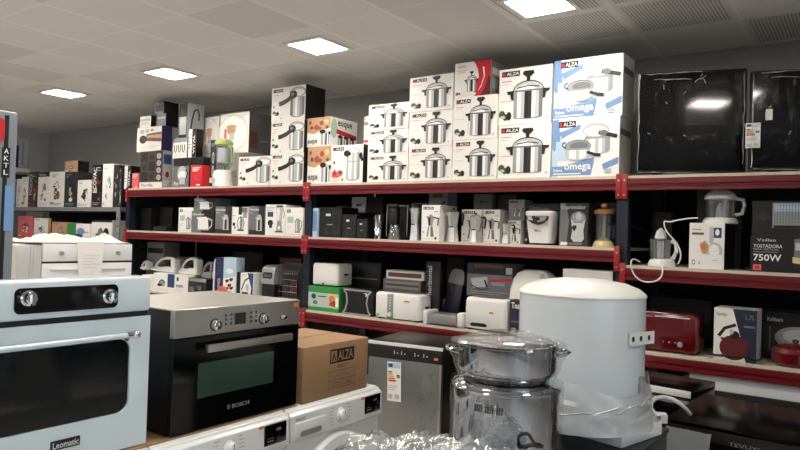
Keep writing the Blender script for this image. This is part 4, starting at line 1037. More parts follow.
# ---- big black glass panels in film on the top shelf, third bay
def panel(x0, x1, y0, Yf, deg, label):
    p0 = place(x0, Yf, D1 + .001); h = height_to(p0, y0); rz = math.radians(deg)
    w = .3
    while px((p0.x + w * math.cos(rz), p0.y + w * math.sin(rz), p0.z + h / 2))[0] < x1: w += .005
    t = thing('television', label, 'television', (p0.x, Yf, D1 + .001), rz, 'black televisions wrapped in film')
    MB().rbox(0, w, .012, .05, .012, h, PLASTB, .012).build('casing', t)
    MB().rbox(.012, w - .012, .004, .0115, .03, h - .014, BGLASS, .003, 1).build('screen', t)
    f = MB(); k = 34; q = 20
    vs = [(w * i / k * 1.01 - .005 * w, -.004 - .012 * abs(mnoise.noise(Vector((i * .45 + x0, j * .5, 3)))), .002 + h * j / q) for j in range(q + 1) for i in range(k + 1)]
    f.add(vs, [(j * (k + 1) + i, j * (k + 1) + i + 1, (j + 1) * (k + 1) + i + 1, (j + 1) * (k + 1) + i) for j in range(q) for i in range(k)], FILMT, True)
    f.build('film_wrap', t)
    # gathered, folded film along the edges catches the light
    e = MB(); rnd = random.Random(int(x0))
    def fold(a, b, n, amp):
        pts = []
        for i in range(n + 1):
            s = i / n; pts.append((a[0] + (b[0] - a[0]) * s + rnd.uniform(-amp, amp), -.014 + rnd.uniform(-.006, .003), a[1] + (b[1] - a[1]) * s + rnd.uniform(-amp, amp)))
        e.tube(pts, [.0008 + .0028 * rnd.random() for _ in pts], FILMH, 5)
    fold((.015, .03), (.012, h * .97), 14, .004); fold((.02, .02), (w * .62, .012), 12, .003); fold((.05, h * .965), (w * .6, h * .975), 12, .003); fold((.10, h * .915), (w * .5, h * .905), 9, .003)
    fold((w * .58, h * .97), (w * .62, h * .86), 6, .010); fold((w * .64, h * .95), (w * .52, h * .86), 6, .010); fold((w - .02, h * .95), (w - .02, h * .1), 12, .004)
    for q_ in range(5): x_, z_ = rnd.uniform(.06, .5) * w, rnd.uniform(.3, .85) * h; fold((x_, z_), (x_ + rnd.uniform(-.02, .02), z_ + rnd.uniform(.005, .03)), 3, .003)
    e.build('film_fold', t)
    MB().box(.10, .16, .012, .09, 0, .0115, PLASTB).build('stand_foot', t); MB().box(w - .16, w - .10, .012, .09, 0, .0115, PLASTB).build('stand_foot', t)
    return t
panel(635, 747, 72.5, YF + .0, 16.4, 'black wrapped television with the ceiling light reflected, next to the blue pan boxes')
panel(748.5, 880, 70.5, YF + .005, 14, 'second black wrapped television, cut by the photo edge, behind the energy label')
def energy_label(name, label, loc, w, h, rotz, tilt=0.):
    m = MB(); m.T = Matrix.Rotation(tilt, 4, 'Y')
    m.box(-w / 2, w / 2, 0, .0008, 0, h, PAPER); p = Pl(m, (-w / 2, 0, 0), (w, 0, 0), (0, 0, h), (0, -1, 0))
    p.rect(.06, .84, .94, .97, LBLUE); p.rect(.08, .86, .4, .95, DBLUE)
    for k, c in enumerate((GREENI, LIME, YELLOW, ORANGEI, REDI)):
        e = .30 + .08 * k; v = .76 - .055 * k
        p.poly([(.08, v - .04), (e, v - .04), (e + .07, v - .02), (e, v), (.08, v)], c)
    p.rect(.70, .60, .92, .68, INK); p.text('A', .76, .615, .86, .665, WHITE); p.lines(.1, .38, .8, 3, .05, LINK, .02); p.rect(.1, .06, .4, .18, LINK); p.rect(.55, .06, .9, .18, LINK)
    o = m.build(name, None, loc, rotz); return tag(o, label, 'label')
p = at(752.5, 148, YF - .004); energy_label('energy_label', 'energy label hanging between the two wrapped televisions', p, width_at(745, 760, 135, YF), at(752, 123, YF - .004).z - p.z, 0)
p = at(769, 120, YF + .019); m = MB(); m.box(-.017, .017, 0, .0008, 0, at(769, 109, YF + .019).z - p.z, PAPER); tag(m.build('price_sticker', None, p), 'small white sticker on the second wrapped television', 'sticker')

# ---- citrus juicer and chopper, third bay middle shelf
p = place(660, YF + .11, D2R + .0008); R_ = round_at(645, 674, 262, YF); h = height_to(p, 228)
t = thing('citrus_juicer', 'white electric citrus juicer with smoky jug beside the chopper box', 'juicer', p)
MB().lathe([(R_ * .98, 0), (R_, .05 * h), (R_ * .86, .16 * h), (R_ * .55, .20 * h)], PLASTW, 32, c=(.01, 0, 0)).build('base', t)
MB().lathe([(R_ * .72, .205 * h), (R_ * .78, .66 * h)], JUG, 32, cap=False).build('jug', t)
MB().lathe([(R_ * .80, .665 * h), (R_ * .82, .70 * h), (R_ * .3, .72 * h)], JUG, 32).build('sieve', t)
b = MB(); b.lathe([(R_ * .42, .725 * h), (R_ * .40, .80 * h), (R_ * .25, .93 * h), (R_ * .06, h)], PLASTW, 20)
for k in range(8):
    a = k * PI / 4; b.tube([(R_ * .42 * math.cos(a), R_ * .42 * math.sin(a), .73 * h), (R_ * .27 * math.cos(a), R_ * .27 * math.sin(a), .93 * h)], .003, PLASTW, 5)
b.build('reamer', t)
MB().tube([(R_ * .78, 0, .66 * h), (R_ * 1.12, 0, .60 * h), (R_ * 1.14, 0, .38 * h), (R_ * .95, 0, .22 * h), (R_ * .74, 0, .22 * h)], R_ * .15, PLASTW).build('handle', t)
MB().tube([(0, 0, .21 * h), (0, 0, .66 * h)], R_ * .22, PLASTW, 14).build('spindle', t)
zc = at(706, 223, YF).z
p = Vector((at(716, 222, YF).x, YF + .13, zc + .0008)); R_ = round_at(698, 734, 215, YF + .13); h = height_to(p, 190)
t = thing('food_chopper', 'white food chopper with smoky bowl and side handle on its box', 'food chopper', p)
MB().lathe([(R_, 0), (R_, .06 * h), (R_ * .88, .16 * h), (R_ * .84, .17 * h)], PLASTW, 36).build('base', t)
MB().lathe([(R_ * .80, .175 * h), (R_ * .86, .72 * h)], JUG, 36, cap=False).build('bowl', t)
MB().lathe([(R_ * .9, .725 * h), (R_ * .9, .80 * h), (R_ * .7, .92 * h), (R_ * .4, h), (.005, h)], PLASTW, 36).build('lid', t)
MB().tube([(R_ * .86, 0, .74 * h), (R_ * 1.26, 0, .70 * h), (R_ * 1.32, 0, .52 * h), (R_ * 1.2, 0, .30 * h), (R_ * .84, 0, .26 * h)], R_ * .11, PLASTW).build('handle', t)
MB().lathe([(R_ * .3, .18 * h), (R_ * .2, .5 * h), (R_ * .05, .62 * h)], PLASTW, 16).build('blade_hub', t)
def cable(name, pts, r, label, m=CABLEW, ends=()):
    cu = bpy.data.curves.new(name, 'CURVE'); cu.dimensions = '3D'; cu.bevel_depth = r; cu.bevel_resolution = 2; cu.resolution_u = 8
    s = cu.splines.new('NURBS'); s.points.add(len(pts) - 1); s.order_u = 4; s.use_endpoint_u = True
    for q, p in zip(s.points, pts): q.co = (*p, 1)
    o = bpy.data.objects.new('t', cu); COL.objects.link(o); dg = bpy.context.evaluated_depsgraph_get(); dg.update()
    me = bpy.data.meshes.new_from_object(o.evaluated_get(dg)); bpy.data.objects.remove(o)
    me.name = name; me.materials.clear(); me.materials.append(m)
    for f in me.polygons: f.use_smooth = True
    o = bpy.data.objects.new(name, me); COL.objects.link(o)
    return tag(o, label, 'cable')
Yc = YF - .012
cable('power_cord', [at(698, 218, YF + .02), at(684, 218, Yc), at(668, 224, Yc), at(664, 219, Yc), at(664, 228, Yc), at(670, 236, Yc), at(680, 246, Yc), at(682, 258, Yc), at(678, 264, Yc)], .0042, 'white cord looping from the chopper down behind the juicer handle')
cable('power_cord', [at(660, 262, YF + .01), at(662, 264, YR - .02), at(664, 274, YR - .035), at(658, 281, YR - .035), at(648, 283, YR - .035), at(638, 280, YR - .035), at(632, 272, YR - .035), at(630, 262, YR - .03), at(633, 257, YR - .02), at(640, 262, YF + .04)], .0045, 'white cord hanging in a loop over the shelf edge under the juicer')

# ---- irons
def iron(x0, x1, ytop, Y, z, label, body, tank, rot=0.):
    p = place((x0 + x1) / 2, Y, z + .001); L_ = width_at(x0, x1, 268, Y); h = height_to(p, ytop)
    t = thing('steam_iron', label, 'iron', p, rot, 'steam irons on their boxes')
    def outline(s, zz, sh=0., n=12):
        o = []
        for i in range(n + 1):
            u = i / n; o.append(((-.5 + u) * L_ * s + sh, -.055 * s * math.sin(min(1, u * 1.5 + .02) * PI / 2) * (1 if u < .95 else .85), zz))
        return o + [(a, -b, zz) for a, b, _ in reversed(o)]
    loft([outline(1, 0), outline(1, .010)], CHROME).build('soleplate', t)
    loft([outline(.98, .0105), outline(.97, .022), outline(.90, .24 * h, .03 * L_), outline(.78, .36 * h, .07 * L_), outline(.5, .42 * h, .06 * L_)], body).build('body', t)
    b = MB(); b.ball((.0 * L_, 0, .40 * h), .20 * L_, .036, .12 * h, tank); b.build('water_tank', t)
    MB().tube([(-.30 * L_, 0, .36 * h), (-.22 * L_, 0, .60 * h), (-.08 * L_, 0, .84 * h), (.10 * L_, 0, .95 * h), (.28 * L_, 0, .94 * h), (.40 * L_, 0, .82 * h)], [.012, .012, .013, .014, .015, .016], body, 10).build('handle', t)
    loft([[(a + .41 * L_ - .02 * L_ * zz / h, b_ * .8, c_) for a, b_, c_ in ring(.07 * L_, .05, zz)] for zz in (.02, .5 * h, .92 * h)], body).build('heel', t)
    b = MB(); b.ball((.12 * L_, 0, .66 * h), .14 * L_, .012, .10 * h, tank); b.build('grip_inset', t)
    return t
iron(150, 178, 257, YF + .13, z_i1, 'white iron with black water tank on the first iron box', PLASTW, PLASTB)
iron(177.5, 200, 257.5, YF + .12, z_i2, 'white iron with violet tank on the plain iron box', PLASTW, PURPLE)
iron(200.5, 215, 262, YF + .12, z_i3, 'dark iron on the dark grey picture box', PLASTG, PLASTB)
iron(140, 150, 261, YF + .13, at(147, 271, YF + .02).z, 'small white iron at the far end, beside the large white iron', PLASTW, PLASTG)
# steam mop: white pole with clip and foot
p = place(213.3, YF - .004, D3 + .001); h = height_to(p, 259)
t = thing('steam_mop', 'slim white mop handle standing upright against the violet mop box', 'mop', p)
MB().tube([(0, 0, .05), (0, 0, h * .9), (.012, 0, h)], .008, PLASTW).build('pole', t)
MB().lathe([(.016, 0), (.022, .03), (.014, .07)], PLASTW, 14).build('foot', t)
MB().rbox(-.013, .013, -.011, .011, .50 * h, .68 * h, PLASTW, .004).build('grip', t)
# coral round lid
p = place(222.5, YF - .02, D3 + .001); R_ = width_at(218.5, 227.5, 292, YF) / 2
m = MB(); m.T = Matrix.Translation((0, 0, R_)) @ Matrix.Rotation(math.radians(90), 4, 'X'); m.lathe([(R_, -.008), (R_, .006), (R_ * .86, .010), (R_ * .8, .006), (.002, .006)], CORAL, 28)
tag(m.build('coral_disc', None, p), 'round coral plastic lid leaning on the mop box', 'disc')
# capsule coffee machine
p = place(265, YF, D3 + .001); p.y = YF + .13; W = width_at(259, 271.5, 280, YF) / 2; h = height_to(p, 265)
t = thing('capsule_coffee_machine', 'black and silver capsule coffee machine with a dark oval window', 'coffee machine', p)
b = MB(); b.rbox(-W, W, -.10, .12, .03, .52 * h, PLASTB, .008); b.build('body', t)
b = MB(); b.prism([(-.115, .52 * h), (-.12, .60 * h), (-.10, .93 * h), (-.06, h), (.12, h), (.12, .52 * h)], -W * 1.02, W * 1.02, SILVER, 'x'); b.build('head', t, bevel=.006)
b = MB(); pl = Pl(b, (-W * .76, -.117, .64 * h), (W * 1.52, 0, 0), (0, .012, .20 * h), (0, -1, 0)); pl.l = 4
pl.poly([(.06, .1), (.94, .1), (1, .3), (1, .7), (.94, .9), (.06, .9), (0, .7), (0, .3)], INK); pl.text('Nescaf', .12, .3, .84, .7, GINK); b.build('window', t)
MB().rbox(-W * .9, W * .9, -.15, -.08, .0, .03, PLASTW, .008).build('drip_tray', t)
# wire cage heater
p = place(286.5, YF, D3 + .001); p.y = YF + .04; W = width_at(276, 297, 280, YF) / 2; h = height_to(p, 263)
t = thing('fan_heater', 'black wire cage heater with red parts inside, beside the blue upright', 'heater', p)
MB().rbox(-W, W, -.03, .08, 0, .02, PLASTB, .005).build('base', t)
MB().rbox(-W * .95, W * .95, .02, .08, .022, h, PLASTB, .01).build('casing', t)
b = MB(); b.ball((.3 * W, -.0, .4 * h), .3 * W, .014, .24 * h, MAROON); b.build('core', t)
g = MB()
for k in range(9):
    x = -W * .85 + 1.7 * W * k / 8; g.tube([(x, .015, .05 * h), (x, -.03, .12 * h), (x, -.035, .8 * h), (x, .015, .92 * h)], .0018, CHROME, 5)
for k in range(5):
    g.tube([(-W * .85, -.034, (.2 + .14 * k) * h), (W * .85, -.034, (.2 + .14 * k) * h)], .0018, CHROME, 5)
g.build('wire_grille', t)

# ---- toasters
def toaster(x0, x1, ytop, Y, z, label, body, dep=.16, panel=None, knob=None, front=None, lever=1, slots=PLASTB, feet=True, taper=.0):
    p = place((x0 + x1) / 2, Y, z + .001); W = width_at(x0, x1, ytop + 12, Y) / 2; h = at((x0 + x1) / 2, ytop, Y).z - z
    t = thing('toaster', label, 'toaster', p, 0, 'toasters on the lowest shelf')
    b = MB(); z0 = .012
    rs = [[(a, b_ + dep / 2, c_) for a, b_, c_ in ring(W * s, dep / 2 * s, zz, .16)] for s, zz in ((.95, z0), (1 - taper, z0 + .01), (1 - taper, h * .5), (1, h * .86), (.97, h * .96), (.9, h))]
    loft(rs, body, b)
    if front:
        pl = Pl(b, (-W, -.001, 0), (2 * W, 0, 0), (0, 0, h), (0, -1, 0)); pl.l = 3; front(pl)
    b.build('body', t)
    s = MB()
    for q in (.34, .66): s.box(-W * .72, W * .72, dep * q - .014, dep * q + .014, h + .0003, h + .0015, slots)
    s.build('bread_slot', t)
    if panel:
        a, b2, mm = panel
        MB().rbox(-W + 2 * W * a, -W + 2 * W * b2, -.003, .004, .05 * h, .96 * h, mm, .002).build('control_panel', t)
    if knob:
        u, v, r, mm = knob
        MB().lathe([(r, 0), (r * .9, .014), (.001, .015)], mm, 24).build('knob', t).matrix_local = Matrix.Translation((-W + 2 * W * u, -.003, h * v)) @ Matrix.Rotation(PI / 2, 4, 'X')
    if lever:
        MB().rbox(W * 1.0, W * 1.0 + .02, dep * .4, dep * .6, .5 * h, .58 * h, PLASTB, .004).build('lever', t)
    if feet:
        for sx in (-.8, .8): MB().box(W * sx - .015, W * sx + .015, .02, dep - .02, 0, .0115, RUBBER).build('foot', t)
    return t
toaster(311.5, 337, 263.5, YF + .02, z_g, 'white toaster with a rounded steel end sitting on the green box', PLASTW, .2, front=lambda p: p.rect(.42, .09, .50, .15, INK))
def silver_curves(p):
    for s in (0, 1):
        f = (lambda u: u) if not s else (lambda u: 1 - u)
        p.stroke([(f(.04), .96), (f(.14), .82), (f(.18), .5), (f(.12), .2), (f(.04), .06)], .07, SILVER)
    p.stroke([(.04, .96), (.96, .96)], .06, SILVER); p.stroke([(.06, .05), (.94, .05)], .05, SILVER); p.rect(.72, .76, .84, .88, CARD); p.rect(.74, .80, .82, .84, ORANGEI); p.rect(.22, .14, .78, .86, PLASTB)
toaster(341.5, 371.5, 289.5, YF + .0, D3, 'black toaster framed with curved silver lines', PLASTB, .2, front=silver_curves, lever=0)
def grey_print(p):
    p.rect(.07, .10, .13, .18, MINK); p.rect(.66, .70, .78, .76, ORANGEI)
    for k in range(5): p.ell(.36, .42 + .1 * k, .012, .02, WHITE)
toaster(373, 419, 293.5, YF - .01, D3, 'long white toaster with a grey panel and round knob', PLASTW, .17, panel=(.30, .43, PLASTG), knob=(.365, .2, .017, PLASTW), front=grey_print, taper=.01)
def slot_print(p):
    p.poly([(.18, .12), (.52, .12), (.56, .18), (.5, .23), (.2, .23), (.14, .18)], INK); p.rect(.6, .55, .70, .60, ORANGEI)
toaster(463.5, 505.5, 298.5, YF - .012, D3, 'plain white toaster with black bottom mark and end grip', PLASTW, .17, front=slot_print, lever=1)
def red_print(p):
    for k in range(3): p.ell(.44 + .10 * k, .28, .012, .02, LINK)
    p.rect(.30, .90, .86, .925, CARD)
toaster(636, 697, 313.5, YF + .01, D3, 'dark red toaster with a row of lights and a silver knob', REDGLOSS, .2, knob=(.72, .25, .017, SILVER), front=red_print, lever=0)
# flat grey and white sandwich scale
p = place(441.8, YF - .02, D3 + .001); W = width_at(421.5, 462, 318, YF) / 2; h = height_to(p, 312)
t = thing('contact_grill', 'flat white ended grey grill lying low on the shelf', 'grill', p, -.03)
MB().rbox(-W * .76, W * .72, 0, .16, .01, h * .8, PLASTG, .008).build('body', t); MB().box(-W * .6, W * .6, .03, .13, h * .8 + .0005, h * .86, STEEL).build('plate', t)
MB().rbox(-W, -W * .765, .0, .16, 0, h, PLASTW, .012).build('end_cap', t); MB().rbox(W * .725, W, .0, .16, 0, h * 1.05, PLASTW, .012).build('end_cap', t)
b = MB(); b.box(W * .50, W * .66, -.003, -.0005, .3 * h, .6 * h, CORAL); b.build('price_tag', t)
# upright dark grill plate
p = place(447.5, YF + .235, D3 + .001); W = width_at(441, 462, 290, YF) / 2; h = height_to(p, 268)
t = thing('folding_grill', 'upright dark ribbed grill plate with grey rounded top, leaning on boxes', 'grill', p)
def lean(mb): mb.T = Matrix.Rotation(math.radians(7), 4, 'Y') @ Matrix.Rotation(math.radians(-9), 4, 'X'); return mb
b = lean(MB()); b.rbox(-W * .72, W * .72, 0, .035, .03, h * .72, mat('dark violet enamel', '363448', .35), .006)
for k in range(6): b.rbox(-W * .62 + k * W * .23, -W * .52 + k * W * .23, -.006, -.0005, .05, h * .70, PLASTB, .002)
b.build('ribbed_plate', t)
b = lean(MB()); b.prism([(-W * .76, h * .725), (W * .76, h * .725), (W * .76, h * .86), (W * .6, h * .96), (W * .35, h), (-W * .35, h), (-W * .6, h * .96), (-W * .76, h * .86)], -.004, .04, PLASTG); b.build('top_cap', t)
b = lean(MB()); b.rbox(-W * .96, -W * .74, 0, .03, 0.005, h * .4, PLASTG, .005); b.build('side_grip', t)
# white domed appliance on the lettered box
p = Vector((at(529, 301, YF + .05).x, YF + .15, z_t + .006)); W = width_at(511, 551, 285, YF + .1) / 2; h = height_to(p, 270)
t = thing('bread_bin', 'white rounded dome appliance behind the water heater lid', 'appliance', p)
loft([ring(W, .12, 0, .2), ring(W * 1.0, .12, .35 * h, .3), ring(W * .94, .11, .66 * h, .4), ring(W * .78, .09, .88 * h, .5), ring(W * .5, .06, h, .6)], PLASTW).build('dome', t)
MB().tube([(W * .5, -.1, .75 * h), (W * .62, -.13, .95 * h), (W * .8, -.12, .95 * h), (W * .95, -.1, .7 * h)], .006, PLASTW).build('handle', t)
# red glossy pan on the lowest shelf, black cable beside it
p = place(795, YF + .11, D3 + .001); R_ = .12
t = thing('casserole', 'glossy dark red lidded pot at the end of the lowest shelf', 'pot', p)
MB().lathe([(R_ * .8, 0), (R_ * .97, .02), (R_, .07), (R_, .075)], REDGLOSS, 36).build('body', t)
MB().lathe([(R_ * 1.02, .0755), (R_ * .9, .10), (R_ * .5, .118), (.01, .122)], REDGLOSS, 36).build('lid', t)
MB().lathe([(.012, .122), (.02, .14), (.004, .145)], CHROME, 14).build('lid_knob', t)
cable('power_cord', [at(703, 352, YF - .01), at(712, 355, YF - .01), at(722, 355, YF - .012), at(732, 357, YF - .012), at(742, 357, YF - .012), at(750, 356, YF - .012), at(752, 360, YF - .012), at(760, 361, YF - .012), at(762, 357, YF - .01)], .006, 'black cord lying along the front of the lowest shelf', RUBBER)

# ================================================================== the row of large appliances facing the aisle
TOP = .845                                     # height of washing machines and stands
def loc_x(x, y, X, Y0, z0):
    p = atX(x, y, X); return p.y - Y0, p.z - z0
def rrect(x0, x1, z0, z1, r, n=5):
    o = []
    for cx, cz, a in ((x1 - r, z0 + r, -90), (x1 - r, z1 - r, 0), (x0 + r, z1 - r, 90), (x0 + r, z0 + r, 180)):
        for i in range(n + 1):
            q = math.radians(a + 90 * i / n); o.append((cx + r * math.cos(q), cz + r * math.sin(q)))
    return o
# cardboard sheet under the ovens
tag(MB().rbox(-2.42, -1.884, .62, 1.99, TOP + .001, TOP + .006, KRAFT, .001, 1).build('cardboard_sheet'), 'flat brown cardboard sheet under the two ovens, on top of the washing machines', 'cardboard')
# pale blue retro oven
X0, Y0, Z0 = -1.9, .712, TOP + .007
W_, HH = 1.308 - .712, 1.393 - Z0
t = thing('built_in_oven', 'pale blue retro oven with rounded dark window and mirror-like control strip', 'oven', (X0, Y0, Z0), PI / 2)
b = MB(); b.rbox(0, W_, .085, .56, 0, HH - .075, PALEBLUE, .006); b.rbox(0, W_, .03, .084, 0, HH - .12, PALEBLUE, .004); b.build('body', t)
zg = loc_x(150, 310.5, X0, Y0, Z0)[1]; zd = loc_x(151, 314, X0, Y0, Z0)[1]
MB().rbox(.001, W_ - .001, 0, .082, zg, HH, PALEBLUE, .010, 3).build('control_fascia', t)
MB().box(.006, W_ - .006, .012, .0295, zd - .004, zg + .002, INK).build('door_gap', t)
u0, _ = loc_x(14, 298, X0, Y0, Z0); u1, v1 = loc_x(118, 284, X0, Y0, Z0); v0 = loc_x(118, 307, X0, Y0, Z0)[1]
b = MB(); b.prism(rrect(u0, u1, v0, v1, .016), -.0035, .002, BGLASS); b.build('control_glass', t)
for xx, yy in ((27, 298), (108, 296)):
    u, v = loc_x(xx, yy, X0, Y0, Z0)
    k = MB(); k.T = Matrix.Translation((u, -.004, v)) @ Matrix.Rotation(PI / 2, 4, 'X')
    k.lathe([(.022, 0), (.022, .006), (.017, .009), (.016, .026), (.013, .029), (.001, .029)], CHROME, 28); k.box(-.0045, .0045, -.017, .017, .027, .036, CHROME)
    k.build('knob', t)
# door: frame around a rounded window
wu0, wu1 = .045, loc_x(131, 335, X0, Y0, Z0)[0]
wz1 = loc_x(131, 338, X0, Y0, Z0)[1]; wz0 = loc_x(125, 412, X0, Y0, Z0)[1]
n = 8; inner = rrect(wu0, wu1, wz0, wz1, .04, n); m_ = len(inner); outer = []
cx, cz = (wu0 + wu1) / 2, (wz0 + wz1) / 2
for ccx, ccz in ((W_ - .001, .003), (W_ - .001, zd - .004), (.001, zd - .004), (.001, .003)):
    outer += [(ccx, ccz)] * (n + 1)
d = MB(); vs = [(a, 0, z) for a, z in outer] + [(a, .0005, z) for a, z in inner] + [(a, .02, z) for a, z in inner] + [(a, .029, z) for a, z in outer]
fs = []
for i in range(m_):
    j = (i + 1) % m_
    fs += [(i, j, m_ + j, m_ + i), (m_ + i, m_ + j, 2 * m_ + j, 2 * m_ + i), (3 * m_ + i, 3 * m_ + j, j, i)]
d.add(vs, fs, PALEBLUE); dm = d.build('door', t)
bmx = bmesh.new(); bmx.from_mesh(dm.data); bmesh.ops.remove_doubles(bmx, verts=bmx.verts, dist=1e-6); bmesh.ops.dissolve_degenerate(bmx, edges=bmx.edges, dist=1e-7); bmesh.ops.recalc_face_normals(bmx, faces=bmx.faces); bmx.to_mesh(dm.data); bmx.free()
MB().prism(rrect(wu0 - .006, wu1 + .006, wz0 - .006, wz1 + .006, .044, 8), .008, .016, DGLASS).build('window', dm)
h1 = loc_x(127, 333, X0, Y0, Z0); h0 = (.075, h1[1])
b = MB(); b.tube([(h0[0], -.045, h0[1]), (h1[0], -.045, h1[1])], .0085, PALEBLUE, 12)
hb = b.build('handle', dm)
for hx in (h0[0], h1[0]):
    k = MB(); k.tube([(hx, -.001, h1[1] - .012), (hx, -.02, h1[1] - .002), (hx, -.046, h1[1])], [.014, .012, .011], CHROME, 14); k.ball((hx, -.046, h1[1]), .016, .013, .013, CHROME, 14, 8); k.tube([(hx - .03, -.0455, h1[1]), (hx + .012, -.0455, h1[1])], .0105, CHROME, 12); k.build('handle_end', dm)
u0, v0 = loc_x(50, 444, X0, Y0, Z0); u1, v1 = loc_x(80, 429, X0, Y0, Z0)
b = MB(); v0, v1 = .050, .078; b.rbox(u0, u1, -.004, -.0005, v0, v1, BLACKC, .002); pl = Pl(b, (u0, -.004, v0), (u1 - u0, 0, 0), (0, 0, v1 - v0), (0, -1, 0)); pl.l = 2; pl.text('Leomatic', .06, .18, .94, .86, CHROME); b.build('badge', dm)
# compact black and steel oven
X0, Y0 = -1.885, 1.388
W_, HH = .597, .424
t = thing('built_in_oven', 'black compact oven with steel control strip and green-tinted window', 'oven', (X0, Y0, Z0), PI / 2)
MB().rbox(.004, W_ - .004, .025, .52, 0, HH - .004, PLASTB, .003).build('body', t)
MB().box(.004, W_ - .004, .022, .52, HH - .0035, HH, STEEL).build('top_plate', t)
zs = loc_x(172, 339.5, X0, Y0, Z0)[1]
MB().rbox(0, W_, 0, .024, zs, HH + .001, STEEL, .002, 1).build('control_strip', t)
dr = MB().rbox(.001, W_ - .001, .001, .024, .004, zs - .003, DGLASS, .002, 1).build('door', t)
u0, v0 = loc_x(197, 399, X0, Y0, Z0); u1, v1 = loc_x(274, 351, X0, Y0, Z0)
b = MB(); pl = Pl(b, (u0, .001, v0), (u1 - u0, 0, 0), (0, 0, v1 - v0), (0, -1, 0)); pl.rect(0, 0, 1, 1, OVENIN); b.build('window', dr)
ha, hc = loc_x(201, 348, X0, Y0, Z0), loc_x(285.5, 336, X0, Y0, Z0)
b = MB(); b.rbox(ha[0], hc[0], -.042, -.026, ha[1] - .012, ha[1] + .014, STEEL, .003); b.box(ha[0] + .02, ha[0] + .04, -.027, .002, ha[1] - .006, ha[1] + .008, STEEL); b.box(hc[0] - .04, hc[0] - .02, -.027, .002, ha[1] - .006, ha[1] + .008, STEEL); b.build('handle', dr)
u, v = loc_x(238, 404.5, X0, Y0, Z0)
b = MB(); pl = Pl(b, (u - .055, .001, v - .012), (.11, 0, 0), (0, 0, .024), (0, -1, 0)); pl.l = 2; pl.ell(.10, .5, .07, .36, SILVER); pl.ell(.10, .5, .055, .28, INK); pl.rect(.075, .3, .085, .7, SILVER); pl.rect(.115, .3, .125, .7, SILVER); pl.rect(.08, .46, .12, .54, SILVER); pl.text('BOSCH', .24, .18, .98, .82, SILVER); b.build('logo', dr)
for (xx, yy), r in (((214.8, 324.6), .019), ((262.8, 318.5), .019), ((282, 317), .009)):
    u, v = loc_x(xx, yy, X0, Y0, Z0); k = MB(); k.T = Matrix.Translation((u, -.0005, v)) @ Matrix.Rotation(PI / 2, 4, 'X'); k.lathe([(r * 1.15, 0), (r * 1.15, .002)], PLASTB, 24); k.lathe([(r, .0021), (r * .94, .02), (r * .8, .022), (.0005, .022)], CHROME, 24); k.build('knob', t)
u0, v0 = loc_x(234.5, 325, X0, Y0, Z0); u1, v1 = loc_x(246, 312, X0, Y0, Z0); v0 = v1 - .042
MB().box(u0, u1, -.001, .0, v0, v1, BGLASS).build('display', t)
for gx in (226, 251):
    for i in range(2):
        for k2 in range(3):
            u, v = loc_x(gx + i * 5, 317, X0, Y0, Z0); v = v1 - .004 - .016 * k2
            q = MB(); q.T = Matrix.Translation((u, -.0005, v)) @ Matrix.Rotation(PI / 2, 4, 'X'); q.lathe([(.0055, 0), (.005, .002)], KNOBST, 12); q.build('button', t)
u, v = loc_x(294, 308, X0, Y0, Z0)
MB().box(W_ - .036, W_ - .012, -.0012, -.0002, HH - .026, HH - .010, ORANGEI).build('price_sticker', t)
# kraft carton
X0, Y0 = -1.88, 2.012
W_, HH = .43, .232
zb_ = TOP + .001
b = MB(); b.rbox(0, W_, 0, .40, 0, HH, KRAFT, .004); b.box(0.002, W_ - .002, .19, .205, HH, HH + .0006, KRAFTD)
pl = Pl(b, (0, 0, 0), (W_, 0, 0), (0, 0, HH), (0, -1, 0))
pl.rect(.38, .62, .76, .88, INK); pl.rect(.395, .65, .485, .85, KRAFT); pl.poly([(.405, .67), (.44, .83), (.475, .67), (.455, .67), (.44, .76), (.425, .67)], INK); pl.text('ALZA', .50, .66, .74, .84, KRAFT)
pl.text('SERIE 24', .50, .52, .64, .58, INK, False)
for v in (.47, .30, .15): pl.rect(.36, v, .77, v + .008, INK)
pl.rect(.36, .15, .363, .47, INK); pl.rect(.767, .15, .77, .47, INK); pl.rect(.58, .15, .583, .30, INK); pl.text('LACOR', .42, .36, .68, .40, BROWNI, False); pl.text('1 UD.', .62, .19, .72, .26, INK, False); pl.lines(.39, .24, .55, 2, .05, BROWNI)
tag(b.build('cardboard_box', None, (X0, Y0, zb_), PI / 2), 'brown cardboard box with black printed table, on the second washing machine', 'box')
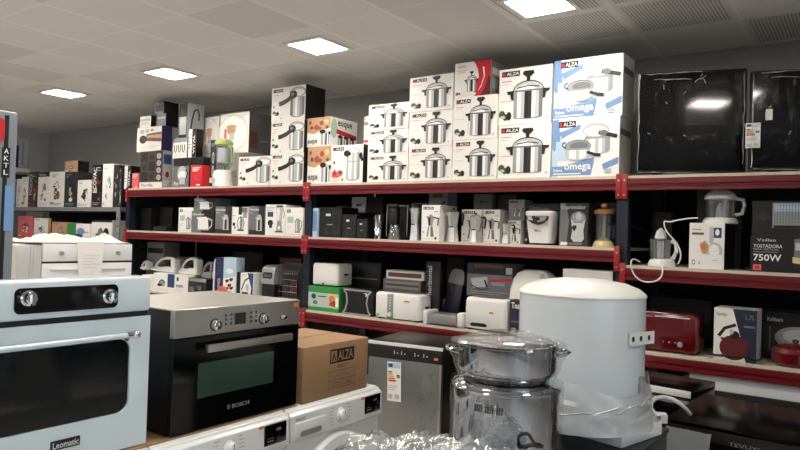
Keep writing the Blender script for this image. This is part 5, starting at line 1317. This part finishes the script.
# washing machines
def washer(Y0, w, label, door_u, xdisp, xdial, panel_print):
    X0 = -1.845
    t = thing('washing_machine', label, 'washing machine', (X0, Y0, 0), PI / 2, 'white washing machines under the ovens')
    b = MB(); b.rbox(0, w, .012, .56, .03, TOP - .002, ENAMEL, .008, 3); b.build('body', t)
    b = MB(); b.prism([(.015, TOP - .012), (.035, TOP), (.555, TOP), (.555, TOP - .012)], .002, w - .002, ENAMEL, 'x'); b.build('top', t)
    zp = TOP - .128
    b = MB(); b.prism([(.012, zp), (-.006, zp + .004), (-.002, TOP - .022), (.014, TOP - .010), (.03, TOP - .010), (.03, zp)], .002, w - .002, ENAMEL, 'x'); fp = b.build('control_panel', t, bevel=.003)
    # dispenser drawer
    b = MB(); b.rbox(.025, .20, -.012, -.004, zp + .014, TOP - .05, ENAMEL, .003); dr = b.build('drawer', t)
    b = MB(); b.prism(rrect(.05, .175, zp + .02, zp + .042, .01), -.0128, -.0122, PLASTG); b.build('drawer_grip', dr)
    b = MB(); pl = Pl(b, (.03, -.0045, TOP - .046), (.07, 0, 0), (0, 0, .016), (0, -1, 0)); pl.l = 2; pl.text('BALAY', 0, .1, .8, .9, GINK); b.build('logo', t)
    zc_ = (zp + TOP - .012) / 2
    k = MB(); k.T = Matrix.Translation((xdial, -.004, zc_)) @ Matrix.Rotation(PI / 2, 4, 'X'); k.lathe([(.032, 0), (.031, .004), (.024, .006), (.023, .022), (.019, .025), (.0005, .025)], ENAMEL, 32); k.box(-.002, .002, 0, .022, .0252, .0258, GINK); k.lathe([(.0335, -.0005), (.0335, .001)], SILVER, 32); k.build('dial', t)
    b = MB(); pl = Pl(b, (xdial - .09, -.0052, zp + .01), (.18, 0, 0), (0, .003, .10), (0, -1, 0)); pl.l = 1
    for s in (0, 1):
        for q in range(6): pl.rect(.06 + .68 * s + .02 * abs(q - 2.5) * (1 if not s else -1), .14 + .14 * q, .20 + .68 * s + .02 * abs(q - 2.5) * (1 if not s else -1), .165 + .14 * q, MINK)
    b.build('print', t)
    b = MB(); b.rbox(xdisp, xdisp + .115, -.0075, -.001, zp + .024, TOP - .026, BGLASS, .003); pl = Pl(b, (xdisp, -.0075, zp + .024), (.115, 0, 0), (0, 0, .08), (0, -1, 0)); pl.l = 1
    pl.text('1:30', .52, .62, .72, .76, LINK)
    for q in range(3): pl.rect(.12 + .1 * q, .18, .19 + .1 * q, .24, MINK); pl.rect(.12 + .1 * q, .32, .19 + .1 * q, .36, GINK)
    pl.rect(.06, .08, .94, .10, GINK); b.build('display', t)
    MB().box(xdisp - .028, xdisp - .006, -.0065, -.0055, TOP - .034, TOP - .022, ORANGEI).build('price_sticker', t)
    dz = .47; k = MB(); k.T = Matrix.Translation((w * door_u, 0, dz)) @ Matrix.Rotation(PI / 2, 4, 'X')
    k.lathe([(.235, -.010), (.235, .012), (.225, .024), (.185, .030), (.165, .012), (.16, .0)], ENAMEL, 56, cap=False); dd = k.build('door', t)
    k = MB(); k.T = Matrix.Translation((w * door_u, 0, dz)) @ Matrix.Rotation(PI / 2, 4, 'X'); k.lathe([(.163, .004), (.13, -.03), (.001, -.045)], SMOKE, 40); k.build('door_glass', dd)
    k = MB(); k.T = Matrix.Translation((w * door_u, 0, dz)) @ Matrix.Rotation(PI / 2, 4, 'X'); k.lathe([(.162, -.008), (.12, -.10), (.001, -.12)], PLASTG, 40, cap=False); k.build('drum', t)
    b = MB(); b.box(.06, w - .06, -.0005, .012, .09, .17, ENAMEL); b.build('service_flap', t)
    for u in (.05, w - .05):
        for v in (.06, .5): MB().lathe([(.02, 0), (.02, .03)], RUBBER, 12, c=(u, v, 0)).build('foot', t)
washer(1.305, .600, 'white washing machine carrying the pale blue and the black oven', .5, .465, .30, 1)
washer(1.909, .600, 'white washing machine with round door, carrying the brown cardboard box', .48, .470, .305, 1)
# supports farther along the row, hidden behind the frame edge
washer(.70, .600, 'white washing machine under the pale blue oven, mostly out of the photo', .5, .465, .30, 1)
# dishwasher facing the aisle end
a = atZ(368.5, 339.5, TOP + .005); b_ = atZ(443, 348, TOP + .005)
rz = math.atan2(b_.y - a.y, b_.x - a.x); W_ = (b_ - a).length
t = thing('dishwasher', 'dark steel dishwasher with black control band and long energy tag', 'dishwasher', (a.x, a.y, 0), rz)
MB().rbox(.004, W_ - .004, .03, .52, .03, TOP - .02, PLASTB, .004).build('body', t)
MB().rbox(0, W_, .004, .52, TOP - .018, TOP + .003, PLASTB, .002).build('worktop', t); MB().rbox(0, W_, -.004, .0035, TOP - .0175, TOP + .004, PLASTW, .002).build('worktop_edge', t)
dr = MB().rbox(.004, W_ - .004, .0, .028, .12, TOP - .105, DWSTEEL, .004).build('door', t)
MB().rbox(.004, W_ - .004, -.003, .028, TOP - .104, TOP - .0185, BLACKC, .003).build('control_band', t)
b = MB(); pl = Pl(b, (.004, -.003, TOP - .104), (W_ - .008, 0, 0), (0, 0, .085), (0, -1, 0)); pl.l = 1
for u in (.36, .46, .64, .76): pl.rect(u, .40, u + .012, .68, LINK); pl.ell(u + .05, .5, .012, .05, LINK)
pl.rect(.90, .30, .955, .48, ORANGEI); b.build('print', t)
MB().rbox(W_ - .02, W_ - .004, -.006, -.0005, .12, TOP - .105, STEEL, .002).build('door_edge', dr)
MB().box(.03, W_ - .03, .03, .4, 0, .11, PLASTB).build('plinth', t)
f = MB(); k = 12; q = 14
vs = [(W_ * (.62 + .40 * i / k * (1 - .55 * j / q)) + .16 * W_ * j / q, -.012 - .03 * abs(mnoise.noise(Vector((i * .5, j * .35, 9)))), TOP - .40 + .24 * j / q - .28 * (1 - i / k) * (1 - j / q)) for j in range(q + 1) for i in range(k + 1)]
f.add(vs, [(j * (k + 1) + i, j * (k + 1) + i + 1, (j + 1) * (k + 1) + i + 1, (j + 1) * (k + 1) + i) for j in range(q) for i in range(k)], FILM, True); f.build('film_remnant', t)
Tq = Matrix.Translation((a.x, a.y, 0)) @ Matrix.Rotation(rz, 4, 'Z')
lw = W_ * .185
pos = Tq @ Vector((W_ * .385, -.0048, TOP - .375)); energy_label('energy_label', 'long white energy tag hanging on the steel dishwasher door', pos, lw, .255, rz, -.03)

# stands for the wrapped goods in the middle of the aisle
def stand(x0, x1, y0, y1, label, m=ENAMEL, TOP=TOP):
    t = thing('display_plinth', label, 'plinth', ((x0 + x1) / 2, (y0 + y1) / 2, 0)); w, d = (x1 - x0) / 2, (y1 - y0) / 2
    MB().rbox(-w, w, -d, d, .05, TOP - .021, m, .006).build('body', t); MB().rbox(-w - .005, w + .005, -d - .005, d + .005, TOP - .02, TOP, m, .005).build('top', t); MB().box(-w + .04, w - .04, -d + .04, d - .04, 0, .05, PLASTB).build('base', t)
stand(-1.19, -.56, 1.02, 2.02, 'white plinth under the steel pots and the crumpled bag')
stand(-1.12, -.62, 2.04, 2.70, 'black plinth under the wrapped water heater', PLASTB)
# water heater
BC = Vector((-.835, 2.44)); ZB = TOP + .0525
dl, dr_ = ray(518, 360), ray(645, 360)
al, ar = math.atan2(dl.y, dl.x), math.atan2(dr_.y, dr_.x); dist = BC.length; am = (al + ar) / 2
BC = Vector((dist * math.cos(am), dist * math.sin(am))); RB = dist * math.sin((al - ar) / 2)
zr = at(px((BC.x, BC.y, 1.3))[0], 293.5, BC.y).z
t = thing('water_heater', 'white cylindrical water heater with domed lid, its foot wrapped in plastic film', 'water heater', (BC.x, BC.y, ZB))
hz = zr - ZB - .004
MB().lathe([(RB * .86, .0), (RB * .99, .05), (RB, .07), (RB, hz)], BOILERW, 72).build('tank', t)
MB().lathe([(RB * 1.005, hz + .0005), (RB * 1.012, hz + .006), (RB * 1.0, hz + .012), (RB * .9, hz + .030), (RB * .7, hz + .047), (RB * .4, hz + .058), (.004, hz + .062)], PLASTW, 72).build('lid', t)
# steel wall bracket standing off its back edge, seen beyond the tank's side
def on(x, y, d_):
    v = ray(x, y); k_ = d_ / math.hypot(v.x, v.y); return Vector((v.x * k_ - BC.x, v.y * k_ - BC.y, v.z * k_ + H - ZB))
ds = math.sqrt(max(.01, BC.length ** 2 - RB ** 2))
v_ = ray(629.5, 342); de = math.atan2(v_.y, v_.x) - math.atan2(BC.y, BC.x)
dn = BC.length * math.cos(de) - math.sqrt(RB ** 2 - (BC.length * math.sin(de)) ** 2)
P0, P1 = on(629.5, 342, dn - .012), on(654, 335, ds - .035); dv = (P1 - P0); dv.z = 0; Lb = dv.length
b = MB(); b.T = Matrix.Translation((P0.x, P0.y, (P0.z + P1.z) / 2)) @ Matrix.Rotation(math.atan2(dv.y, dv.x), 4, 'Z')
b.box(0, Lb, -.0015, .0015, -.022, .022, PLASTW); b.box(0, .003, .002, .05, -.022, .022, CHROME)
for q in (.14, .45, .78): b.prism([(Lb * q - .006 + .010 * c[0], c[1] * .009) for c in ((0, -1), (1, -1), (1.3, 0), (1, 1), (0, 1), (-.3, 0))], -.0022, -.0016, INK)
b.build('wall_bracket', t)
b = MB(); b.T = Matrix.Rotation(math.radians(-4), 4, 'Z'); b.lathe([(.024, .13), (.024, .165), (.020, .167), (.020, .185), (.012, .187)], PLASTG, 16, c=(RB * .98, 0, 0)); b.build('valve', t)
# milky film gathered round the lower part
f = MB(); n, k = 72, 9
vs = []
for j in range(k + 1):
    for i in range(n):
        a = 2 * PI * i / n; w = mnoise.noise(Vector((math.cos(a) * 3.2, math.sin(a) * 3.2, j * .9)))
        r = RB * (1.06 + .10 * (1 - j / k) + .04 * w); vs.append((r * math.cos(a), r * math.sin(a), .002 + (.15 + .025 * math.sin(a * 3)) * j / k + .006 * w * (j > 0)))
f.add(vs, [(j * n + i, j * n + (i + 1) % n, (j + 1) * n + (i + 1) % n, (j + 1) * n + i) for j in range(k) for i in range(n)], FILMH, True); f.build('plastic_wrap', t)
b = MB(); rnd = random.Random(4)
for s in range(9):
    a = math.radians(-150 + s * 22); b.tube([(RB * 1.10 * math.cos(a + .1 * q), RB * 1.10 * math.sin(a + .1 * q), .02 + .012 * s % .1 + .006 * q + rnd.uniform(-.006, .006)) for q in range(5)], .004, FILMH, 5)
b.build('wrap_fold', t)
# polystyrene tray at its foot
c0 = atZ(622, 434, TOP + .052)
p1 = atZ(585, 424, TOP + .052)
dx = (Vector((c0.x, c0.y)) - Vector((p1.x, p1.y))).normalized(); ang = math.atan2(dx.y, dx.x); ez = .05
b = MB(); b.rbox(-.42, 0, 0, .28, 0, ez, FOAM, .005)
tag(b.build('polystyrene_tray', None, (c0.x, c0.y, TOP + .0012), ang), 'white polystyrene tray under the foot of the water heater', 'packaging')
pq = atZ(660, 415, TOP + .03)
m = MB(); m.rbox(-.026, .026, -.022, .022, 0, .036, PLASTW, .005); tag(m.build('plug_box', None, (pq.x, pq.y, TOP + .002), .4), 'small white plastic box inside the cord loop beside the water heater', 'box')
cp = [(644, 424), (648, 402), (658, 396), (672, 397), (682, 402), (688, 410)]
lo = [atZ(x, y, TOP + .10 - .004 * i) for i, (x, y) in enumerate(cp)]
lo2 = [atZ(659, 418, TOP + .07), atZ(650, 410, TOP + .08)] + [atZ(x, y, TOP + .085) for x, y in ((650, 402), (657, 397), (668, 397), (677, 401))] + [atZ(686, 408, TOP + .06), atZ(690, 414, TOP + .02)]
cable('power_cord', lo2, .008, 'thick white cord looping beside the foot of the water heater')
# steel pots
pc = atZ(507, 452, TOP + .02); PC = Vector((pc.x, pc.y))
dist = 1.98; d0 = ray(506, 400); aa = math.atan2(d0.y, d0.x); PC = Vector((dist * math.cos(aa), dist * math.sin(aa)))
def rad(xa, xb, y): 
    a, b = ray(xa, y), ray(xb, y); return dist * math.sin((math.atan2(a.y, a.x) - math.atan2(b.y, b.x)) / 2)
R1 = rad(452, 560, 400); zt1 = at(507, 396, PC.y - R1 * .7).z
h1 = zt1 - TOP - .004
t = thing('stock_pot', 'tall polished steel pot in clear film standing under a shallower pot', 'pot', (PC.x, PC.y, TOP + .0012))
MB().lathe([(R1 * .95, 0), (R1 * .985, .008), (R1 * .985, h1), (R1 * 1.01, h1 + .002), (R1 * 1.01, h1 + .006)], POTSTEEL, 72).build('body', t)
MB().lathe([(R1 * 1.02, h1 + .0065), (R1 * 1.03, h1 + .010), (R1 * 1.0, h1 + .018), (R1 * .88, h1 + .026), (R1 * .80, h1 + .028)], POTSTEEL, 72).build('lid', t)
va = math.radians(-62) 
b = MB(); b.T = Matrix.Rotation(va, 4, 'Z') @ Matrix.Translation((R1 * .985, 0, h1 * .62)) @ Matrix.Rotation(PI / 2, 4, 'Z')
pl = Pl(b, (-.06, -.004, .0), (.12, 0, 0), (0, 0, .02), (0, -1, 0))
b2 = MB(); n_ = 13
for i in range(n_):
    a0_, a1_ = aa + PI - .58 + i * .042, aa + PI - .58 + (i + .6) * .042; r = R1 * .992
    if i % 5 == 4: continue
    b2.add([(r * math.cos(a0_), r * math.sin(a0_), h1 * .84), (r * math.cos(a1_), r * math.sin(a1_), h1 * .84), (r * math.cos(a1_), r * math.sin(a1_), h1 * .84 + .020), (r * math.cos(a0_), r * math.sin(a0_), h1 * .84 + .020)], [(0, 1, 2, 3)], INK)
b2.build('lettering', t)
va = aa + PI + .42
b = MB(); b.T = Matrix.Rotation(va, 4, 'Z') @ Matrix.Translation((R1 * .985, 0, max(.02, h1 - .125)))
b.tube([(0, -.026, .0), (.03, -.024, .01), (.036, -.012, .016), (.036, .012, .016), (.03, .024, .01), (0, .026, .0)], .006, PLASTB, 8); b.build('handle', t)
f = MB(); n, k = 60, 12
vs = [((R1 * (1.045 + .03 * mnoise.noise(Vector((math.cos(2 * PI * i / n) * 3, math.sin(2 * PI * i / n) * 3, j * .5))))) * math.cos(2 * PI * i / n), (R1 * (1.045 + .03 * mnoise.noise(Vector((math.cos(2 * PI * i / n) * 3, math.sin(2 * PI * i / n) * 3, j * .5))))) * math.sin(2 * PI * i / n), .003 + (h1 + .022) * j / k) for j in range(k + 1) for i in range(n)]
f.add(vs, [(j * n + i, j * n + (i + 1) % n, (j + 1) * n + (i + 1) % n, (j + 1) * n + i) for j in range(k) for i in range(n)], FILMP, True); f.build('film_wrap', t)
# shallow pot on top
zb2 = TOP + .0012 + h1 + .0295
R2 = rad(457, 557, 356); zt2 = at(507, 350.5, PC.y - R2 * .7).z; h2 = zt2 - zb2
t = thing('casserole', 'shallow polished steel pot with loop handles, stacked on the tall pot', 'pot', (PC.x, PC.y, zb2))
MB().lathe([(R2 * .80, 0), (R2 * .86, .006), (R2 * .97, .022), (R2, .035), (R2, h2), (R2 * 1.025, h2 + .002), (R2 * 1.02, h2 + .005)], POTSTEEL, 72).build('body', t)
MB().lathe([(R2 * 1.0, h2 + .0055), (R2 * 1.0, h2 + .009), (R2 * .92, h2 + .016), (R2 * .6, h2 + .024), (.01, h2 + .028)], POTSTEEL, 72).build('lid', t)
for s in (0, PI):
    b = MB(); va = aa + PI / 2 + s + .12; b.T = Matrix.Rotation(va, 4, 'Z') @ Matrix.Translation((R2, 0, h2 - .022))
    b.tube([(-.003, -.035, 0), (.02, -.034, .006), (.032, -.018, .008), (.032, .018, .008), (.02, .034, .006), (-.003, .035, 0)], .0055, POTSTEEL, 8); b.build('handle', t)
f = MB(); n, k = 60, 8
def wr(i, j):
    a = 2 * PI * i / n; return R2 * (1.03 + .05 * abs(mnoise.noise(Vector((math.cos(a) * 3.4, math.sin(a) * 3.4, j * .6)))) + (.14 * max(0, math.cos((a - aa - PI / 2 - .12))) ** 8 + .14 * max(0, -math.cos((a - aa - PI / 2 - .12))) ** 8) * (1 if j > k * .55 else .35))
vs = [(wr(i, j) * (.9 + .1 * min(1, j / 3)) * math.cos(2 * PI * i / n), wr(i, j) * (.9 + .1 * min(1, j / 3)) * math.sin(2 * PI * i / n), .003 + (h2 + .006) * j / k) for j in range(k + 1) for i in range(n)]
vs += [(R2 * .55 * math.cos(2 * PI * i / n), R2 * .55 * math.sin(2 * PI * i / n), h2 + .034 + .004 * mnoise.noise(Vector((i, 0, 0)))) for i in range(n)]
f.add(vs, [(j * n + i, j * n + (i + 1) % n, (j + 1) * n + (i + 1) % n, (j + 1) * n + i) for j in range(k + 1) for i in range(n)] + [tuple(range((k + 1) * n, (k + 2) * n))], FILMP, True); f.build('film_wrap', t)
# crumpled clear bag in front of the pots
g0, g1 = atZ(335, 488, TOP), atZ(570, 512, TOP)
b = MB(); nx, ny = 58, 24
ex = Vector((g1.x - g0.x, g1.y - g0.y)); L_ = ex.length; rzb = math.atan2(ex.y, ex.x)
vs = []
for j in range(ny + 1):
    for i in range(nx + 1):
        u, v = i / nx, j / ny
        e = (math.sin(PI * u) ** .35) * (math.sin(PI * v) ** .5)
        N_ = lambda a, b_, c_: mnoise.noise(Vector((a, b_, c_)))
        q = (1 - 2 * abs(N_(u * 7, v * 4, 1.7))) * .5 + .45 * (1 - 2 * abs(N_(u * 16, v * 8, 5.1))) + .25 * N_(u * 34, v * 16, 8)
        zz = e * (.195 + .055 * q + .020 * math.cos(u * 6.5) - .03 * u) + .001
        vs.append((L_ * u + .02 * N_(v * 7, u * 9, 2), -.25 + .26 * v + .018 * N_(u * 8, 3, v * 5), max(.0012, zz)))
b.add(vs, [(j * (nx + 1) + i, j * (nx + 1) + i + 1, (j + 1) * (nx + 1) + i + 1, (j + 1) * (nx + 1) + i) for j in range(ny) for i in range(nx)], FILMB, True)
b.add([(x, y, .0011) for x, y, _ in vs[:1]] + [(L_, -.25, .0011), (L_, .01, .0011), (0, .01, .0011)], [(0, 1, 2, 3)], FILMB)
tag(b.build('plastic_bag', None, (g0.x, g0.y, TOP + .001), rzb), 'crumpled clear plastic bag spread in front of the steel pots', 'bag')

# ---- appliances along the rack, towards the window side
a = atZ(648, 384.5, TOP + .005); t = thing('cooker', 'white topped cooker just behind the water heater', 'cooker', (a.x, a.y, 0), -.14)
b = MB(); W_ = .56; b.rbox(-.30, .20, .01, .36, .04, TOP - .034, PLASTB, .005); b.build('body', t); MB().rbox(-.305, .20, .012, .365, TOP - .033, TOP + .003, HOBGLASS, .002).build('glass_top', t); MB().rbox(-.305, .205, 0, .0115, TOP - .028, TOP + .004, PLASTW, .003).build('front_rail', t); MB().rbox(-.305, .20, -.004, -.0005, TOP - .062, TOP - .042, PLASTG, .002).build('control_rail', t); MB().box(-.28, .18, .03, .34, 0, .04, PLASTB).build('plinth', t)
b = MB(); b.rbox(-.28, .18, .0, .009, .2, TOP - .06, DGLASS, .003); b.build('door', t)
a = atZ(663, 417.5, TOP + .005); rz = math.radians(-4.5)
t = thing('cooker', 'black glass topped cooker beside the water heater, lettering on its dark front', 'cooker', (a.x, a.y, 0), rz)
W_, D_ = .62, .59
MB().rbox(.006, W_ - .006, .012, D_, .04, TOP - .016, PLASTB, .004).build('body', t)
MB().rbox(0, W_, 0, D_ + .004, TOP - .009, TOP + .004, HOBGLASS, .002).build('glass_top', t)
b = MB(); b.rbox(0.002, W_ - .002, .002, .012, TOP - .055, TOP - .0095, mat('dark bronze trim', '2b2623', .35, .4), .002); b.build('front_rail', t)
dr = MB().rbox(.006, W_ - .006, .0, .011, .16, TOP - .057, DGLASS, .003).build('door', t)
b = MB(); pl = Pl(b, (.245, .002, TOP - .053), (.105, 0, 0), (0, 0, .015), (0, -1, 0)); pl.l = 10; pl.text('TEVUYI', 0, .05, 1, .95, MINK, False); b.build('lettering', t)
f = MB(); k = 10
vs = [(.015 + .17 * i / k - .02 * j / k, -.006 - .018 * abs(mnoise.noise(Vector((i * .6, j * .6, 4)))), TOP - .022 - .24 * j / k) for j in range(k + 1) for i in range(k + 1)]
f.add(vs, [(j * (k + 1) + i, j * (k + 1) + i + 1, (j + 1) * (k + 1) + i + 1, (j + 1) * (k + 1) + i) for j in range(k) for i in range(k)], FILMH, True); f.build('protective_film', dr)
MB().box(.03, W_ - .03, .03, D_ - .03, 0, .04, PLASTB).build('plinth', t)
m = MB(); pb = atZ(662, 421, TOP - .02); 
YC = 4.20; a = at(689, 380, YC); ZL = .2212; t = thing('boxed_cooker', 'dark cooker topped with a thick white polystyrene slab under the lowest red shelf', 'cooker', (a.x, YC, ZL))
hh = D3 - .095 - ZL; h0_ = at(691, 387, YC).z - ZL
MB().rbox(.01, 1.0, .006, .50, .04, h0_ - .002, PLASTB, .004).build('body', t); b = MB(); b.rbox(0, 1.01, 0, .505, h0_, hh, FOAM, .008); b.rbox(-.05, -.0005, .02, .2, h0_ + .012, h0_ + .045, PLASTG, .004); b.build('foam_cap', t); MB().box(.03, .98, .03, .48, 0, .04, PLASTB).build('plinth', t)

# ---- far side of the row: wrapped white appliances behind the pale oven
XA = -4.05
p0, p1 = atX(43, 244, XA), atX(132.5, 244, XA); W_ = p1.y - p0.y
Zt = (p0.z + p1.z) / 2
t = thing('cooker', 'white cooker with two small knobs and a paper sheet, seen above the pale oven', 'cooker', (XA, p0.y, 0), PI / 2)
zg = atX(90, 262, XA).z
MB().rbox(.003, W_ - .003, .02, .56, .60, Zt - .002, ENAMEL, .005).build('body', t); MB().rbox(0, W_, 0, .019, zg + .006, Zt, ENAMEL, .004).build('control_panel', t)
dr = MB().rbox(0, W_, 0, .019, .62, zg - .006, ENAMEL, .004).build('door', t); MB().box(.005, W_ - .005, .008, .0195, zg - .006, zg + .006, INK).build('door_gap', t)
b = MB(); b.rbox(.05, W_ - .05, -.010, -.0005, zg - .050, zg - .035, ENAMEL, .004); b.build('handle', dr)
for xx in (61, 117.5):
    q = atX(xx, 253, XA); k = MB(); k.T = Matrix.Translation((q.y - p0.y, -.0005, q.z)) @ Matrix.Rotation(PI / 2, 4, 'X'); k.lathe([(.014, 0), (.012, .022), (.0005, .023)], SILVER, 20); k.build('knob', t)
MB().box(.02, W_ - .02, .03, .55, 0, .60, PLASTG).build('base_box', t)
q0, q1 = atX(79, 243, XA), atX(103, 243, XA); zl = atX(92, 282, XA).z
m = MB(); pw = q1.y - q0.y; lx = 0
m.prism([(0, 0), (pw * .9, 0), (pw, Zt + .012 - zl), (-.02, Zt + .012 - zl)], 0, .001, PAPER); pl = Pl(m, (0, 0, 0), (pw, 0, 0), (0, 0, Zt - zl), (0, -1, 0)); pl.l = 1; pl.lines(.15, .7, .85, 5, .08, LINK, .01); pl.poly([(.02, .45), (.9, .5), (.9, .505), (.02, .455)], LINK)
tag(m.build('paper_sheet', None, (XA + .014, q0.y, zl), PI / 2), 'white paper sheet hanging down over the far white cooker', 'paper')
# puffy foil lying along its top
s0, s1 = atX(19, 240, XA - .1), atX(125, 240, XA - .1)
b = MB(); nx, ny = 60, 16; L_ = s1.y - s0.y; vs = []
for j in range(ny + 1):
    for i in range(nx + 1):
        u, v = i / nx, j / ny; e = math.sin(PI * v) ** .6 * min(1, 8 * u, 8 * (1 - u))
        vs.append((L_ * u, -.05 + .42 * v, max(.003, .004 + e * (.030 + .05 * mnoise.noise(Vector((u * 5, v * 2, 2))) + .02 * mnoise.noise(Vector((u * 24, v * 10, 6)))))))
b.add(vs, [(j * (nx + 1) + i, j * (nx + 1) + i + 1, (j + 1) * (nx + 1) + i + 1, (j + 1) * (nx + 1) + i) for j in range(ny) for i in range(nx)], PADWHITE, True)
tag(b.build('bubble_wrap', None, (XA - .06, s0.y, Zt + .002), PI / 2), 'white puffy bubble wrap lying over the far white cooker', 'packaging')
q0 = atX(19, 240, XA + .02); q1 = p0.y - .012
t = thing('wrapped_appliance', 'tall pale wrapped appliance between the grey refrigerator and the far white cooker', 'appliance', (XA + .01, q0.y, 0), PI / 2)
MB().rbox(0, q1 - q0.y, .02, .55, 0, Zt - .004, mat('wrapped white carton', 'c9c4bf', .6), .02).build('body', t)
f = MB(); k = 14; vs = [((q1 - q0.y) * i / k, .006 - .014 * abs(mnoise.noise(Vector((i * .5, j * .4, 7)))), .3 + (Zt - .31) * j / k) for j in range(k + 1) for i in range(k + 1)]
f.add(vs, [(j * (k + 1) + i, j * (k + 1) + i + 1, (j + 1) * (k + 1) + i + 1, (j + 1) * (k + 1) + i) for j in range(k) for i in range(k)], FILMH, True); f.build('plastic_wrap', t)
# grey refrigerator at the very edge with stickers
XF = -2.62
e0 = atX(14.5, 230, XF)
HF = 1.97
t = thing('refrigerator', 'grey refrigerator cut by the photo edge, with stickers on its door', 'refrigerator', (XF, e0.y, 0), PI / 2)
MB().rbox(-.60, 0, .03, .60, .05, HF, PLASTG, .006).build('body', t)
dr = MB().rbox(-.60, -.002, 0, .028, .72, HF - .004, DOORGREY, .008, 3).build('door', t); MB().box(-.05, -.035, -.002, -.0005, .74, HF - .02, INK).build('door_trim', dr); MB().rbox(-.60, -.002, 0, .028, .08, .71, DOORGREY, .008, 3).build('freezer_door', t)
MB().rbox(-.56, -.54, -.04, -.001, .9, 1.4, CHROME, .006).build('handle', dr); MB().box(-.56, -.03, .05, .56, 0, .05, PLASTB).build('plinth', t)
def stick(x0, x1, y0, y1, m, name, tx=None, rd=False, dd=.0):
    A, B_ = atX(x0, (y0 + y1) / 2, XF), atX(x1, (y0 + y1) / 2, XF); z1, z0 = atX(x1, y0, XF).z, atX(x1, y1, XF).z
    b = MB(); u0, u1 = A.y - e0.y, B_.y - e0.y
    if rd: b.prism(rrect(u0, u1, z0, z1, .45 * min(u1 - u0, z1 - z0)), -.003, -.001, m)
    else: b.box(u0, u1, -.003, -.001, z0, z1, m)
    if tx:
        pl = Pl(b, (u0, -.003, z0), (u1 - u0, 0, 0), (0, 0, z1 - z0), (0, -1, 0)); pl.l = 2
        for i, c in enumerate(tx): pl.text(c, .2, .80 - .235 * i, .8, .96 - .235 * i, WHITE)
    b.build(name, dr)
stick(-10, 4.5, 118, 143, REDI, 'red_sticker', rd=True); stick(1.5, 9.5, 148, 178, BLACKC, 'black_sticker', 'AKTL'); stick(4, 13, 186, 231, BLUEI, 'blue_sticker')
# violet poster and low counter at the window end
y0_, y1_ = atX(8, 155, XL + .012).y, atX(18.5, 155, XL + .012).y
m = MB(); zA, zB = atX(13, 167, XL + .012).z, atX(13, 145, XL + .012).z
w_ = (y1_ - y0_) / 2
m.box(-w_, w_, -.012, 0, 0, zB - zA, PURPLE); tag(m.build('poster', None, (XL + .003, (y0_ + y1_) / 2, zA), PI / 2), 'violet poster on the wall beside the window', 'poster')
y0_, y1_ = atX(10, 175, XL + .5).y, atX(29, 175, XL + .5).y; z1 = atX(20, 168, XL + .5).z; z0 = atX(20, 180, XL + .5).z
t = thing('counter', 'pale counter with dark edge under the window', 'counter', (XL + .5, (y0_ + y1_) / 2, 0), PI / 2); w_ = (y1_ - y0_) / 2
MB().rbox(-w_, w_, .02, .4, 0, z1 - .06, PLASTG, .01).build('body', t); MB().rbox(-w_ - .02, w_ + .02, 0, .42, z1 - .058, z1, PLASTW, .008).build('top', t); MB().box(-w_ * .5, w_ * .8, .0, .019, z1 - .16, z1 - .09, INK).build('dark_band', t)
# small hanging spotlight near the left end of the ceiling
p = atZ(4.5, 114, ZC); pz = atX(4.5, 121, p.x).z
t = thing('track_spotlight', 'tiny hanging white spotlight near the grey refrigerator top', 'spotlight', (p.x, p.y, ZC))
MB().tube([(0, 0, -.001), (0, 0, pz - ZC + .03)], .006, GINK).build('stem', t); MB().lathe([(.02, pz - ZC + .06), (.05, pz - ZC - .05)], PLASTW, 16).build('shade', t); MB().lathe([(.042, pz - ZC - .052), (.02, pz - ZC - .06)], emit('spot bulb', 'ffffff', 12), 16).build('bulb', t)
